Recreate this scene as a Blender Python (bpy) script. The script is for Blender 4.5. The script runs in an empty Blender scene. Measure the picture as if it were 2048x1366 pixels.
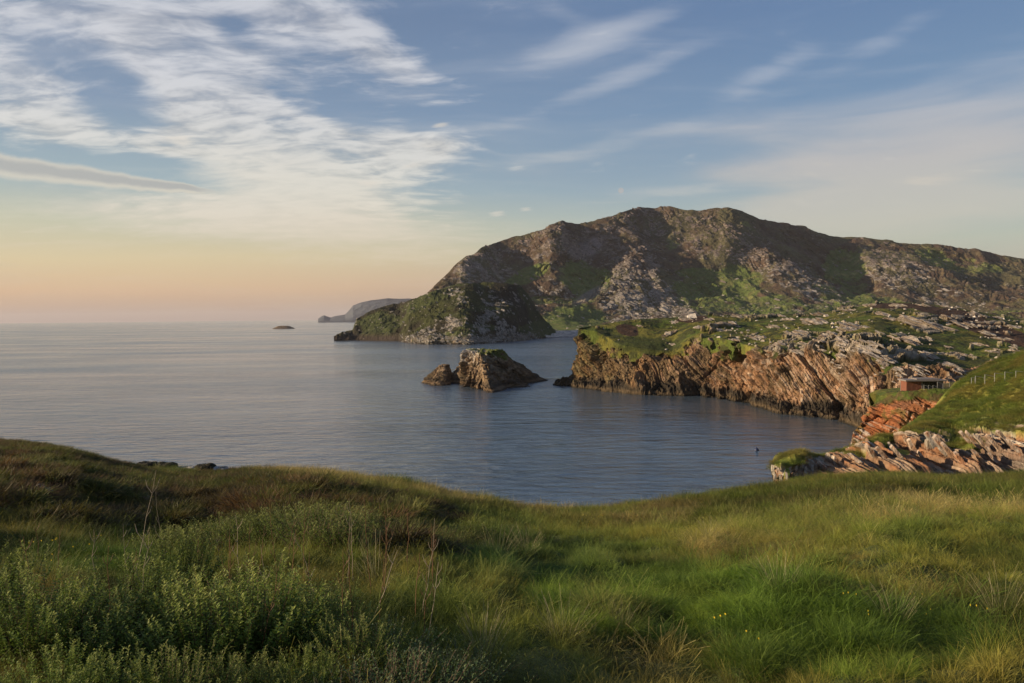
import bpy, math, random
import numpy as np
from mathutils import Vector, Matrix
from mathutils.bvhtree import BVHTree

random.seed(7)
RNG = np.random.default_rng(11)
C = bpy.context.scene
COL = C.collection

# ---------------------------------------------------------------- camera, sky, sun, exposure
EYE = 35.0                 # metres above the sea
FPX = 1593.0               # focal length in pixels of a 2048 px wide picture
PITCH = math.radians(1.73)
ROLL = math.radians(-0.56)
cam = bpy.data.cameras.new('camera')
cam.lens = 28.0
cam.sensor_width = 36.0
cam.clip_start = 0.1
cam.clip_end = 200000.0
camo = bpy.data.objects.new('camera', cam)
COL.objects.link(camo)
camo.location = (0, 0, EYE)
CM = Matrix.Rotation(math.pi / 2 - PITCH, 3, 'X') @ Matrix.Rotation(ROLL, 3, 'Z')
camo.rotation_euler = CM.to_euler()
C.camera = camo
M3 = np.array(CM)

def ray(px, py):
    px = np.asarray(px, float); py = np.asarray(py, float)
    v = np.stack([(px - 1024) / FPX, (683 - py) / FPX, -np.ones(np.broadcast(px, py).shape)], -1)
    d = v @ M3.T
    return d / d[..., 1:2]          # scaled so that y = 1
def W(px, py, d):                    # point seen at px,py lying d metres north of the eye
    d = np.asarray(d, float)
    return ray(px, py) * d[..., None] + np.array([0, 0, EYE])
def S(px, py, z=0.0):                # point seen at px,py lying at height z
    r = ray(px, py)
    k = (z - EYE) / r[..., 2]
    return r * k[..., None] + np.array([0, 0, EYE])
def P(X):                            # world -> px, py
    v = (X - np.array([0, 0, EYE])) @ M3
    zz = np.minimum(v[..., 2], -1e-3)
    return 1024 + FPX * v[..., 0] / -zz, 683 - FPX * v[..., 1] / -zz

SUN_AZ = math.radians(-93)
SUN_EL = math.radians(15)
SUN_DIR = Vector((math.sin(SUN_AZ) * math.cos(SUN_EL), math.cos(SUN_AZ) * math.cos(SUN_EL), math.sin(SUN_EL)))
sl = bpy.data.lights.new('sun', 'SUN')
sl.energy = 4.6
sl.angle = math.radians(0.6)
sl.color = (1.0, 0.79, 0.53)
so = bpy.data.objects.new('sun', sl)
COL.objects.link(so)
so.rotation_euler = SUN_DIR.to_track_quat('Z', 'Y').to_euler()

C.view_settings.view_transform = 'Standard'
C.view_settings.look = 'None'
C.view_settings.gamma = 1.0
C.view_settings.exposure = 0.7
C.view_settings.use_curve_mapping = False
C.cycles.use_denoising = True
C.cycles.max_bounces = 5
C.cycles.diffuse_bounces = 2
C.cycles.glossy_bounces = 2
C.cycles.transmission_bounces = 3
C.cycles.volume_bounces = 1
C.cycles.caustics_reflective = False
C.cycles.caustics_refractive = False

class NT:
    """small helper to write node trees"""
    def __init__(s, tree):
        s.t = tree; s.n = tree.nodes; s.l = tree.links
    def node(s, typ, **kw):
        n = s.n.new(typ)
        for k, v in kw.items():
            setattr(n, k, v)
        return n
    def put(s, sock, v):
        if hasattr(v, 'is_output'):
            s.l.new(v, sock)
        elif v is not None:
            sock.default_value = v
    def math(s, op, a, b=None, c=None, clamp=False):
        n = s.node('ShaderNodeMath', operation=op, use_clamp=clamp)
        s.put(n.inputs[0], a)
        if b is not None: s.put(n.inputs[1], b)
        if c is not None: s.put(n.inputs[2], c)
        return n.outputs[0]
    def vmath(s, op, a, b=None, out=0, scale=None):
        n = s.node('ShaderNodeVectorMath', operation=op)
        s.put(n.inputs[0], a)
        if b is not None: s.put(n.inputs[1], b)
        if scale is not None: s.put(n.inputs['Scale'], scale)
        return n.outputs[out]
    def mix(s, f, a, b, typ='RGBA', blend='MIX'):
        n = s.node('ShaderNodeMix', data_type=typ, blend_type=blend)
        ins = [i for i in n.inputs if i.enabled]
        s.put(ins[0], f); s.put(ins[1], a); s.put(ins[2], b)
        return [o for o in n.outputs if o.enabled][0]
    def ramp(s, f, pts, interp='LINEAR'):
        n = s.node('ShaderNodeValToRGB')
        cr = n.color_ramp; cr.interpolation = interp
        while len(cr.elements) < len(pts): cr.elements.new(0.5)
        for e, (p, c) in zip(cr.elements, pts):
            e.position = p; e.color = (*c, 1) if len(c) == 3 else c
        s.put(n.inputs[0], f)
        return n.outputs[0]
    def rng(s, v, a, b, c=0.0, d=1.0, interp='SMOOTHSTEP'):
        n = s.node('ShaderNodeMapRange', interpolation_type=interp)
        s.put(n.inputs[0], v)
        for i, q in enumerate((a, b, c, d)): n.inputs[1 + i].default_value = q
        return n.outputs[0]
    def noise(s, vec, scale, detail=4, rough=0.55, dist=0.0, lac=2.0, typ='FBM'):
        n = s.node('ShaderNodeTexNoise')
        n.noise_type = typ
        s.put(n.inputs['Vector'], vec)
        n.inputs['Scale'].default_value = scale; n.inputs['Detail'].default_value = detail
        n.inputs['Roughness'].default_value = rough; n.inputs['Distortion'].default_value = dist
        n.inputs['Lacunarity'].default_value = lac
        return n.outputs[0]
    def mapping(s, vec, loc=(0, 0, 0), rot=(0, 0, 0), scale=(1, 1, 1), typ='POINT'):
        n = s.node('ShaderNodeMapping', vector_type=typ)
        s.put(n.inputs[0], vec)
        n.inputs[1].default_value = loc; n.inputs[2].default_value = rot; n.inputs[3].default_value = scale
        return n.outputs[0]

world = bpy.data.worlds.new('World')
C.world = world
world.use_nodes = True
T = NT(world.node_tree)
T.n.clear()
out = T.node('ShaderNodeOutputWorld')
bg = T.node('ShaderNodeBackground')
bg.inputs[1].default_value = 0.073
T.l.new(bg.outputs[0], out.inputs[0])
tc = T.node('ShaderNodeTexCoord')
dirv = tc.outputs['Generated']
sep = T.node('ShaderNodeSeparateXYZ'); T.l.new(dirv, sep.inputs[0])
dx, dy, dz = sep.outputs
az = T.math('ARCTAN2', dx, dy)
el = T.math('ARCSINE', T.math('MINIMUM', T.math('MAXIMUM', dz, -1.0), 1.0))
eld = T.math('MULTIPLY', T.math('MAXIMUM', el, 0.0), 180 / math.pi / 90)
# wavy bands keep the gradient from being perfectly level
vec2 = T.node('ShaderNodeCombineXYZ'); T.l.new(az, vec2.inputs[0]); T.l.new(el, vec2.inputs[1])
azel = vec2.outputs[0]
warp = T.noise(T.mapping(azel, scale=(1.2, 7, 1)), 1.3, 3, 0.5)
elw = T.math('ADD', eld, T.math('MULTIPLY', T.math('SUBTRACT', warp, 0.5), 0.022))
def D(x): return x / 90.0
warmr = T.ramp(elw, [(D(0), (.34, .235, .20)), (D(.8), (.46, .30, .215)), (D(2.2), (.62, .40, .24)), (D(4.2), (.62, .50, .30)), (D(6.5), (.48, .48, .36)),
                     (D(9), (.30, .385, .42)), (D(14), (.19, .265, .375)), (D(20), (.14, .20, .31)), (D(40), (.10, .15, .27)), (1.0, (.07, .11, .22))])
coolr = T.ramp(elw, [(D(0), (.30, .27, .26)), (D(2), (.42, .37, .30)), (D(5), (.40, .43, .36)), (D(7), (.31, .385, .40)),
                     (D(10), (.215, .30, .395)), (D(14), (.150, .245, .38)), (D(20), (.11, .19, .34)), (D(40), (.07, .13, .27)), (1.0, (.05, .10, .21))])
hl = T.math('SQRT', T.math('ADD', T.math('MULTIPLY', dx, dx), T.math('MULTIPLY', dy, dy)))
cosang = T.math('DIVIDE', T.math('ADD', T.math('MULTIPLY', dx, SUN_DIR.x / math.cos(SUN_EL)), T.math('MULTIPLY', dy, SUN_DIR.y / math.cos(SUN_EL))),
                T.math('MAXIMUM', hl, 0.001))
wfac = T.rng(cosang, -0.6, 0.46)
grad = T.mix(wfac, coolr, warmr)
# clouds: thin sheets on a high level, seen in perspective
zc = T.math('ADD', T.math('MAXIMUM', dz, 0.0), 0.13)
pl = T.node('ShaderNodeCombineXYZ')
T.l.new(T.math('DIVIDE', dx, zc), pl.inputs[0]); T.l.new(T.math('DIVIDE', dy, zc), pl.inputs[1])
pv = pl.outputs[0]
wv = T.node('ShaderNodeTexNoise'); T.l.new(pv, wv.inputs['Vector']); wv.inputs['Scale'].default_value = 1.1; wv.inputs['Detail'].default_value = 3
wvo = T.vmath('SCALE', T.vmath('SUBTRACT', wv.outputs[1], (0.5, 0.5, 0.5)), scale=0.38)
pw = T.vmath('ADD', pv, wvo)
n_big = T.noise(T.mapping(pw, rot=(0, 0, 0.5), scale=(0.8, 1.3, 1)), 1.0, 9, 0.58)
n_fine = T.noise(T.mapping(pw, rot=(0, 0, 0.35), scale=(1.7, 2.9, 1)), 3.4, 9, 0.60, 0.25)
n_streak = T.noise(T.mapping(pw, rot=(0, 0, -0.85), scale=(0.7, 3.2, 1)), 1.1, 8, 0.55, 0.4)
n_flat = T.noise(T.mapping(azel, scale=(2.2, 16, 1)), 1.6, 7, 0.55, 0.5)
def blob(px, py, rx, ry, rot=0.0, amp=1.0):
    r = ray(px, py); a = math.atan2(r[0], r[1]); e = math.atan2(r[2], math.hypot(r[0], r[1]))
    m = T.mapping(azel, loc=(a, e, 0), rot=(0, 0, math.radians(rot)), scale=(rx / FPX, ry / FPX, 1), typ='TEXTURE')
    ln = T.vmath('LENGTH', m, out=1)
    return T.rng(ln, 0.0, 1.0, amp, 0.0)
def addall(l):
    a = l[0]
    for b in l[1:]: a = T.math('ADD', a, b)
    return a
# bodies of brighter cloud (azimuth/elevation ellipses broken up by the noises)
mL = addall([blob(330, 120, 330, 150, -8, .95), blob(620, 90, 420, 150, -32, .85), blob(470, 200, 330, 140, -40, .9), blob(80, 190, 280, 130, -25, .8),
             blob(560, 270, 430, 110, -8, .85), blob(120, 270, 300, 60, -6, .6), blob(640, 350, 480, 120, 0, 1.0), blob(560, 430, 420, 80, 0, .7), blob(360, 282, 120, 42, 0, .8),
             blob(860, 290, 180, 45, 8, .55), blob(300, 215, 110, 40, -14, .5), blob(520, 440, 600, 80, 0, .5), blob(60, 30, 300, 90, 0, .45), blob(780, 110, 240, 70, -30, .7), blob(420, -260, 800, 330, 0, .9), blob(250, -700, 1100, 500, 0, .6), blob(700, 300, 330, 60, 0, .5), blob(250, 200, 130, 75, -10, -.9), blob(280, 335, 210, 45, -4, -.9), blob(700, 200, 110, 70, -25, -.6), blob(110, 95, 120, 60, 0, -.6), blob(560, 190, 90, 40, -30, -.4), blob(470, 60, 60, 40, 0, -.5)])  # the two big bodies above the view are added to brighten the sea's reflection
mR = addall([blob(1180, 90, 260, 55, 14, .75), blob(1270, 140, 330, 40, 16, .75), blob(1500, 150, 420, 50, 24, .4), blob(1110, 20, 130, 40, -10, .6),
             blob(1180, 300, 200, 40, 12, .5), blob(1560, 140, 160, 35, 20, .4), blob(1330, 20, 400, 40, 8, .4), blob(1080, 230, 400, 35, 14, .35), blob(1330, 385, 330, 25, 5, .5),
             blob(1800, 60, 260, 50, 22, .6), blob(1450, 230, 260, 40, 14, .5), blob(980, 330, 240, 40, 6, .5), blob(900, 60, 220, 50, -8, .45)])
mH = addall([blob(1830, 230, 480, 130, 6, .75), blob(1780, 390, 480, 120, 0, .95), blob(1640, 430, 300, 60, 0, .6), blob(1560, 330, 260, 50, 4, .5), blob(2000, 320, 420, 200, 0, .5), blob(1480, 260, 300, 60, 10, .3)])
nL = T.math('ADD', T.math('MULTIPLY', n_big, 0.60), T.math('MULTIPLY', n_fine, 0.56))
dL = T.rng(T.math('ADD', T.math('MULTIPLY', T.math('MINIMUM', mL, 1.15), 0.31), nL), 0.68, 0.98)
dR = T.rng(T.math('ADD', T.math('MULTIPLY', mR, 0.52), T.math('ADD', T.math('MULTIPLY', n_streak, 0.6), T.math('MULTIPLY', n_fine, 0.3))), 0.58, 1.0)
dH = T.rng(T.math('ADD', T.math('MULTIPLY', mH, 0.48), n_flat), 0.48, 1.1)
side = T.rng(cosang, -0.9, 0.9, 0.25, 0.8)
dG = T.math('MULTIPLY', T.rng(T.math('ADD', T.math('MULTIPLY', n_streak, 0.6), T.math('MULTIPLY', n_big, 0.4)), 0.50, 0.74), side)   # veil over the whole sky
low = T.rng(el, 0.0, 0.16)
ccol = T.ramp(elw, [(D(0), (.50, .36, .28)), (D(4), (.66, .55, .42)), (D(9), (.66, .62, .54)), (D(16), (.60, .59, .60)), (D(25), (.52, .53, .57)), (1, (.40, .42, .48))])
ccool = T.ramp(elw, [(D(0), (.45, .40, .34)), (D(5), (.50, .47, .40)), (D(9), (.48, .47, .45)), (D(16), (.36, .41, .50)), (1, (.25, .31, .42))])
ccc = T.mix(wfac, ccool, ccol)
sky = T.mix(T.math('MULTIPLY', dG, 0.42), grad, ccc)
sky = T.mix(T.math('MULTIPLY', dH, 0.8), sky, T.ramp(elw, [(D(0), (.50, .44, .36)), (D(6), (.50, .47, .40)), (D(10), (.50, .46, .43)), (D(16), (.36, .41, .50)), (1, (.25, .31, .42))]))
sky = T.mix(T.math('MULTIPLY', dR, 0.72), sky, ccc)
shade = T.rng(n_fine, 0.30, 0.62, 0.74, 1.12)
lit = T.mix(1.0, ccol, T.vmath('SCALE', (1, 1, 1), scale=shade), blend='MULTIPLY')
sky = T.mix(T.math('MULTIPLY', dL, T.rng(el, 0.0, 0.15, 0.35, 0.80)), sky, lit)
mV = addall([blob(600, 410, 420, 110, 0, 1.0), blob(520, 330, 300, 90, -8, .8), blob(330, 440, 500, 70, 0, .6), blob(820, 470, 360, 60, 0, .7), blob(700, 520, 420, 40, 0, .5)])
dV = T.rng(T.math('ADD', T.math('MULTIPLY', T.math('MINIMUM', mV, 1.2), 0.42), T.math('ADD', T.math('MULTIPLY', n_flat, .6), T.math('MULTIPLY', n_fine, .4))), 0.56, 1.0)
sky = T.mix(T.math('MULTIPLY', dV, 0.75), sky, ccol)
# the long grey roll of cloud low on the left, pale along its upper and lower rims
rollw = T.math('MULTIPLY', T.math('SUBTRACT', T.noise(T.mapping(azel, scale=(1, 1.5, 1)), 24, 5, 0.6), 0.5), 0.011)
def roll(off, thick, hardness):
    r1 = ray(-60, 322); r2 = ray(430, 384)
    a1 = math.atan2(r1[0], r1[1]); e1 = math.atan2(r1[2], math.hypot(r1[0], r1[1])); a2 = math.atan2(r2[0], r2[1]); e2 = math.atan2(r2[2], math.hypot(r2[0], r2[1]))
    k = (e2 - e1) / (a2 - a1)
    line = T.math('ADD', T.math('MULTIPLY', T.math('SUBTRACT', az, a1), k), e1 + off)
    dist = T.math('ABSOLUTE', T.math('SUBTRACT', T.math('ADD', el, rollw), line))
    taper = T.rng(az, a1 - 0.1, a2 + 0.01, 1.0, 0.0, 'LINEAR')
    th = T.math('MULTIPLY', T.math('POWER', taper, 0.5), thick)
    f = T.math('SUBTRACT', 1.0, T.math('DIVIDE', dist, T.math('MAXIMUM', th, 0.0005)))
    return T.math('MULTIPLY', T.rng(f, 0.0, hardness), T.math('MULTIPLY', T.rng(taper, 0.0, .12), T.rng(az, a1 - 0.5, a1 - 0.1)))
sky = T.mix(T.math('MULTIPLY', roll(0.0, 0.020, .45), 0.75), sky, (.62, .56, .46, 1))
sky = T.mix(T.math('MULTIPLY', roll(0.001, 0.013, .7), 0.75), sky, (.33, .34, .34, 1))
# small separate puffs
puffs = T.math('MINIMUM', addall([blob(995, 428, 30, 14, 4, .9), blob(1052, 419, 32, 10, 6, .9), blob(735, 368, 46, 15, -3, .9), blob(865, 289, 80, 20, 6, .7),
                                  blob(360, 282, 62, 24, 0, 1.0), blob(880, 250, 40, 10, 10, 1.0), blob(830, 330, 70, 12, 12, .7), blob(1850, 362, 130, 26, -4, .8), blob(1620, 340, 90, 26, 4, .6)]), 1.3)
sky = T.mix(T.rng(T.math('ADD', T.math('MULTIPLY', puffs, .5), n_fine), 0.68, 1.1, 0, .7), sky, T.mix(wfac, (.55, .50, .43, 1), (.70, .64, .56, 1)))
st = T.node('ShaderNodeTexSky', sky_type='NISHITA')
st.sun_disc = False; st.sun_elevation = SUN_EL; st.sun_rotation = SUN_AZ
st.air_density = 1.0; st.dust_density = 1.2
final = T.mix(1.0, T.vmath('SCALE', sky, scale=9.0), T.vmath('SCALE', st.outputs[0], scale=0.10), blend='ADD')
T.l.new(final, bg.inputs[0])
world.cycles.sampling_method = 'MANUAL'
world.cycles.sample_map_resolution = 512

# ---------------------------------------------------------------- helpers
def tag(o, label=None, cat=None, group=None, kind=None):
    if label: o['label'] = label
    if cat: o['category'] = cat
    if group: o['group'] = group
    if kind: o['kind'] = kind
    return o
def _h(*a, seed=0):
    h = np.full(np.broadcast(*a).shape if len(a) > 1 else a[0].shape, (seed * 2654435761 + 974711) & 0xffffffff, np.uint32)
    for k, v in enumerate(a):
        h ^= (v.astype(np.int64) & 0xffffffff).astype(np.uint32) * np.uint32((0x9E3779B1, 0x85EBCA77, 0xC2B2AE3D)[k])
        h ^= h >> np.uint32(15); h *= np.uint32(0x2C1B3C6D); h ^= h >> np.uint32(12); h *= np.uint32(0x297A2D39); h ^= h >> np.uint32(15)
    return h.astype(np.float32) / 4294967296.0
def vn(X, seed=0):                    # value noise, any dimension 1..3, result 0..1
    X = np.asarray(X, float)
    if X.ndim == 1: X = X[:, None]
    k = X.shape[-1]
    i = np.floor(X).astype(np.int64); f = X - i; f = f * f * f * (f * (f * 6 - 15) + 10)
    r = 0
    for c in range(2 ** k):
        w = 1; ids = []
        for a in range(k):
            b = (c >> a) & 1
            w = w * (f[..., a] if b else 1 - f[..., a]); ids.append(i[..., a] + b)
        r = r + w * _h(*ids, seed=seed)
    return r
def fbm(X, scale, oct=4, rough=0.5, seed=0):
    X = np.asarray(X, float) / scale; s = 0; a = 1; t = 0
    for o in range(oct):
        s = s + a * vn(X * (2.03 ** o) + o * 17.3, seed + o); t += a; a *= rough
    return s / t
def ridged(X, scale, oct=4, rough=0.5, seed=0):
    X = np.asarray(X, float) / scale; s = 0; a = 1; t = 0
    for o in range(oct):
        s = s + a * (1 - np.abs(2 * vn(X * (2.03 ** o) + o * 11.7, seed + o) - 1)); t += a; a *= rough
    return s / t
def sst(x, a, b):
    t = np.clip((x - a) / (b - a), 0, 1); return t * t * (3 - 2 * t)
def lerp(a, b, t): return a + (b - a) * t
def mixc(a, b, t): return a + (np.asarray(b, float) - a) * t[..., None]
def blur(A, n, axis):
    for _ in range(n):
        B = np.concatenate([np.take(A, [0], axis), A, np.take(A, [-1], axis)], axis)
        n0 = A.shape[axis]
        sl = lambda a: np.take(B, range(a, a + n0), axis)
        A = 0.25 * sl(0) + 0.5 * sl(1) + 0.25 * sl(2)
    return A
def ell(px, py, cx, cy, rx, ry, rot=0.0):   # soft ellipse 1 inside, 0 outside
    a = math.radians(rot); u = (px - cx) * math.cos(a) - (py - cy) * math.sin(a); v = (px - cx) * math.sin(a) + (py - cy) * math.cos(a)
    return np.clip(1.0 - np.sqrt((u / rx) ** 2 + (v / ry) ** 2), 0, 1)
def loft(rows, nu, segs, bu=3, bv=2):
    """rows of 3D control points -> grid [nv, nu, 3]; also the row coordinate of every line"""
    R = []; uu = np.linspace(0, 1, nu) if np.isscalar(nu) else nu; nu = len(uu)
    for r in rows:
        r = np.asarray(r, float)
        if isinstance(r, np.ndarray):
            key = r[:, 3]
            u = uu
            R.append(np.stack([np.interp(u, key, r[:, k]) for k in range(3)], -1))
    R = [blur(r, bu, 0) for r in R]
    G = []; V = []
    for i, s in enumerate(segs):
        t = np.arange(s) / s
        G.append(R[i][None] * (1 - t)[:, None, None] + R[i + 1][None] * t[:, None, None]); V.append(i + t)
    G.append(R[-1][None]); V.append(np.array([float(len(R) - 1)]))
    G = np.concatenate(G, 0); V = np.concatenate(V)
    return blur(G, bv, 0), V
def row(pts, fn, lo=None, hi=None):
    """pts (px, py, depth|None) -> world + key along px"""
    a = [list(p) for p in pts]
    lo = a[0][0] if lo is None else lo; hi = a[-1][0] if hi is None else hi
    o = []
    for p in a:
        w = fn(*p); o.append([*w, (p[0] - lo) / (hi - lo)])
    return np.array(o)
def gnorm(G):
    du = np.gradient(G, axis=1); dv = np.gradient(G, axis=0)
    n = np.cross(du, dv); n /= np.linalg.norm(n, axis=-1, keepdims=True) + 1e-9
    return n
def link_mesh(name, V, F, mat=None, parent=None, cols=None, smooth=False, attrs=None):
    me = bpy.data.meshes.new(name)
    V = np.asarray(V, np.float32); F = np.asarray(F, np.int32)
    k = F.shape[1]
    me.vertices.add(len(V)); me.vertices.foreach_set('co', V.ravel())
    me.loops.add(F.size); me.loops.foreach_set('vertex_index', F.ravel())
    me.polygons.add(len(F)); me.polygons.foreach_set('loop_start', np.arange(len(F), dtype=np.int32) * k)
    me.polygons.foreach_set('loop_total', np.full(len(F), k, np.int32))
    me.polygons.foreach_set('use_smooth', np.full(len(F), smooth, bool))
    if cols is not None:
        ca = me.color_attributes.new('Col', 'FLOAT_COLOR', 'POINT')
        cc = np.ones((len(V), 4), np.float32); cc[:, :3] = np.clip(cols, 0.0, 1); ca.data.foreach_set('color', cc.ravel())
    for nm, ar in (attrs or {}).items():
        at = me.attributes.new(nm, 'FLOAT', 'POINT'); at.data.foreach_set('value', np.asarray(ar, np.float32).ravel())
    if mat: me.materials.append(mat)
    me.update(calc_edges=True)
    me.validate()
    o = bpy.data.objects.new(name, me); COL.objects.link(o)
    if parent: o.parent = parent
    return o
def grid_faces(nv, nu, closed=False, off=0):
    i = np.arange(nv - 1)[:, None]; j = np.arange(nu if closed else nu - 1)[None]
    a = i * nu + j; b = i * nu + (j + 1) % nu
    return np.stack([a, b, b + nu, a + nu], -1).reshape(-1, 4) + off
def grid_obj(name, G, mat, cols, rock, smooth=False, closed=False):
    nv, nu = G.shape[:2]
    return link_mesh(name, G.reshape(-1, 3), grid_faces(nv, nu, closed), mat, None, cols.reshape(-1, 3), smooth, {'rock': rock.reshape(-1)})
def blocks(b, t, wb, wt, seed=0, jb=0.12, jt=0.06):
    """bedded blocks: value per block and joint depth (0..1)"""
    b = b / wb; b = b + 0.6 * vn(b[..., None] * 0.37, seed + 5)
    i = np.floor(b); ri = _h(i, seed=seed)
    tt = t / wt * (0.6 + 0.9 * ri) + ri * 31.0 + 0.5 * vn(np.stack([b * 0.5, t / wt * 0.7], -1), seed + 9); j = np.floor(tt)
    val = _h(i, j, seed=seed + 1); fb = b - i; ft = tt - j
    eb = np.minimum(fb, 1 - fb); et = np.minimum(ft, 1 - ft)
    joint = np.maximum(1 - sst(eb, 0, jb), 0.7 * (1 - sst(et, 0, jt)))
    return val, joint, fb

def domes(p, cell, seed=0):
    """rounded cushions on a jittered grid: 1 in the middle of a cushion, 0 in the gap"""
    q = np.asarray(p, float)[..., :2] / cell; i0 = np.floor(q).astype(np.int64); best = np.full(q.shape[:-1], 9.0)
    for a in (-1, 0, 1):
        for b in (-1, 0, 1):
            i = i0[..., 0] + a; j = i0[..., 1] + b
            cx = i + .15 + .7 * _h(i, j, seed=seed); cy = j + .15 + .7 * _h(i, j, seed=seed + 1); r = .45 + .35 * _h(i, j, seed=seed + 2)
            best = np.minimum(best, np.hypot(q[..., 0] - cx, q[..., 1] - cy) / r)
    return np.sqrt(np.clip(1 - best ** 2, 0, 1))

def land_material(name, size, bump=1.0, grassy=(1.4, 0.8)):
    """colour from the mesh, relief and mottling from noises; size = metres of the finest detail"""
    m = bpy.data.materials.new(name); m.use_nodes = True
    N = NT(m.node_tree); N.n.clear()
    o = N.node('ShaderNodeOutputMaterial'); bs = N.node('ShaderNodeBsdfPrincipled'); N.l.new(bs.outputs[0], o.inputs[0])
    geo = N.node('ShaderNodeNewGeometry'); pos = geo.outputs['Position']
    ca = N.node('ShaderNodeAttribute', attribute_name='Col'); rk = N.node('ShaderNodeAttribute', attribute_name='rock')
    n1 = N.noise(pos, 0.35 / size, 5, 0.7); n2 = N.noise(pos, 0.05 / size, 4, 0.6)
    n3 = N.noise(N.mapping(pos, scale=(1, 1, .35)), 1.6 / size, 3, 0.7)
    g = N.math('MULTIPLY', N.rng(n1, .25, .75, .55, 1.5, 'LINEAR'), N.rng(n2, .3, .7, .8, 1.22, 'LINEAR'))
    g = N.math('MULTIPLY', g, N.rng(n3, .2, .8, .65, 1.4, 'LINEAR'))
    col = N.vmath('MULTIPLY', ca.outputs[0], N.vmath('SCALE', (1, 1, 1), scale=g))
    N.l.new(col, bs.inputs['Base Color'])
    bs.inputs['Roughness'].default_value = 0.9
    bs.inputs['Specular IOR Level'].default_value = 0.15
    h = N.math('ADD', N.math('MULTIPLY', n1, grassy[0]), N.math('MULTIPLY', n3, grassy[1]))
    bp = N.node('ShaderNodeBump'); bp.inputs['Strength'].default_value = bump; bp.inputs['Distance'].default_value = size * 1.0
    N.l.new(h, bp.inputs['Height']); N.l.new(bp.outputs[0], bs.inputs['Normal'])
    return m
HEATH = (.060, .036, .024); GREEN = (.075, .098, .020); DGREEN = (.045, .07, .018); OLIVE = (.13, .12, .035)
ORANGE = (.42, .185, .085); PINK = (.46, .30, .215); PALE = (.56, .50, .44); DARK = (.035, .028, .022); BROWN = (.17, .11, .065); GREY = (.27, .25, .24)
# ---------------------------------------------------------------- sea
def sea_material():
    m = bpy.data.materials.new('sea_water'); m.use_nodes = True
    N = NT(m.node_tree); N.n.clear()
    o = N.node('ShaderNodeOutputMaterial'); bs = N.node('ShaderNodeBsdfPrincipled'); N.l.new(bs.outputs[0], o.inputs[0])
    bs.inputs['Base Color'].default_value = (.055, .082, .108, 1)
    bs.inputs['IOR'].default_value = 2.3
    geo = N.node('ShaderNodeNewGeometry'); pos = geo.outputs['Position']
    patch = N.noise(N.mapping(pos, rot=(0, 0, .25), scale=(.006, .016, 1)), 1.0, 4, .55)
    big = N.noise(N.mapping(pos, rot=(0, 0, .1), scale=(.0012, .0045, 1)), 1.0, 3, .55)
    w1 = N.noise(N.mapping(pos, rot=(0, 0, .15), scale=(.12, .30, 1)), 1.0, 5, .56, .5)
    w2 = N.noise(N.mapping(pos, rot=(0, 0, -.35), scale=(.055, .13, 1)), 1.0, 3, .5)
    w3 = N.noise(N.mapping(pos, rot=(0, 0, .4), scale=(1.6, 2.6, 1)), 1.0, 3, .6)
    h = N.math('ADD', N.math('MULTIPLY', w1, N.rng(patch, .3, .7, .35, 1.1)), N.math('ADD', N.math('MULTIPLY', w2, .9), N.math('MULTIPLY', w3, .05)))
    sx = N.node('ShaderNodeSeparateXYZ'); N.l.new(pos, sx.inputs[0])     # the cove behind the headland is calmer than the open bay
    h = N.math('MULTIPLY', h, N.rng(N.math('ADD', sx.outputs[0], N.math('MULTIPLY', sx.outputs[1], -.12)), -80, 60, 1.0, .5))
    bp = N.node('ShaderNodeBump'); bp.inputs['Strength'].default_value = 1.0; bp.inputs['Distance'].default_value = 1.35
    N.l.new(h, bp.inputs['Height']); N.l.new(bp.outputs[0], bs.inputs['Normal'])
    ro = N.math('ADD', N.rng(patch, .3, .7, .07, .16), N.rng(big, .35, .65, 0, .10))
    N.l.new(ro, bs.inputs['Roughness'])
    return m
r_ = np.concatenate([np.linspace(0, 600, 7), np.geomspace(800, 40000, 22)])
a_ = np.linspace(0, 2 * np.pi, 97)[:-1]
G = np.stack([r_[:, None] * np.cos(a_), r_[:, None] * np.sin(a_), np.zeros((len(r_), 96))], -1)
F = grid_faces(len(r_), 96, True)
sea = link_mesh('sea', G.reshape(-1, 3), F[:, ::-1], sea_material(), smooth=True)
tag(sea, kind='structure')

# ---------------------------------------------------------------- mountain
def hor(px): return 635 + (1024 - px) * 0.00977
SKY = np.array([(640, 690), (800, 618), (840, 598), (865, 578), (885, 555), (910, 533), (940, 513), (970, 493), (1000, 485), (1040, 475), (1085, 462), (1100, 452), (1125, 442), (1142, 446), (1160, 449), (1200, 438),
                (1235, 430), (1255, 421), (1280, 414), (1310, 417), (1340, 413), (1370, 420), (1400, 421), (1430, 416), (1455, 414), (1480, 420), (1520, 436), (1560, 444), (1600, 451), (1660, 470), (1680, 475), (1720, 475),
                (1800, 487), (1860, 493), (1900, 494), (1960, 502), (2010, 514), (2048, 519), (2200, 545), (2500, 600), (2900, 640)], float)
NU, NV = 1150, 330
pxs = np.linspace(760, 2700, NU)
sk = np.interp(pxs, SKY[:, 0], SKY[:, 1])
hz = hor(pxs)
by = hz + 37.5                                       # shore of the bay, 1.5 km off
t = np.linspace(0, 1, NV)[:, None]
py = by + (sk - by) * (t ** 0.92)
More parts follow.
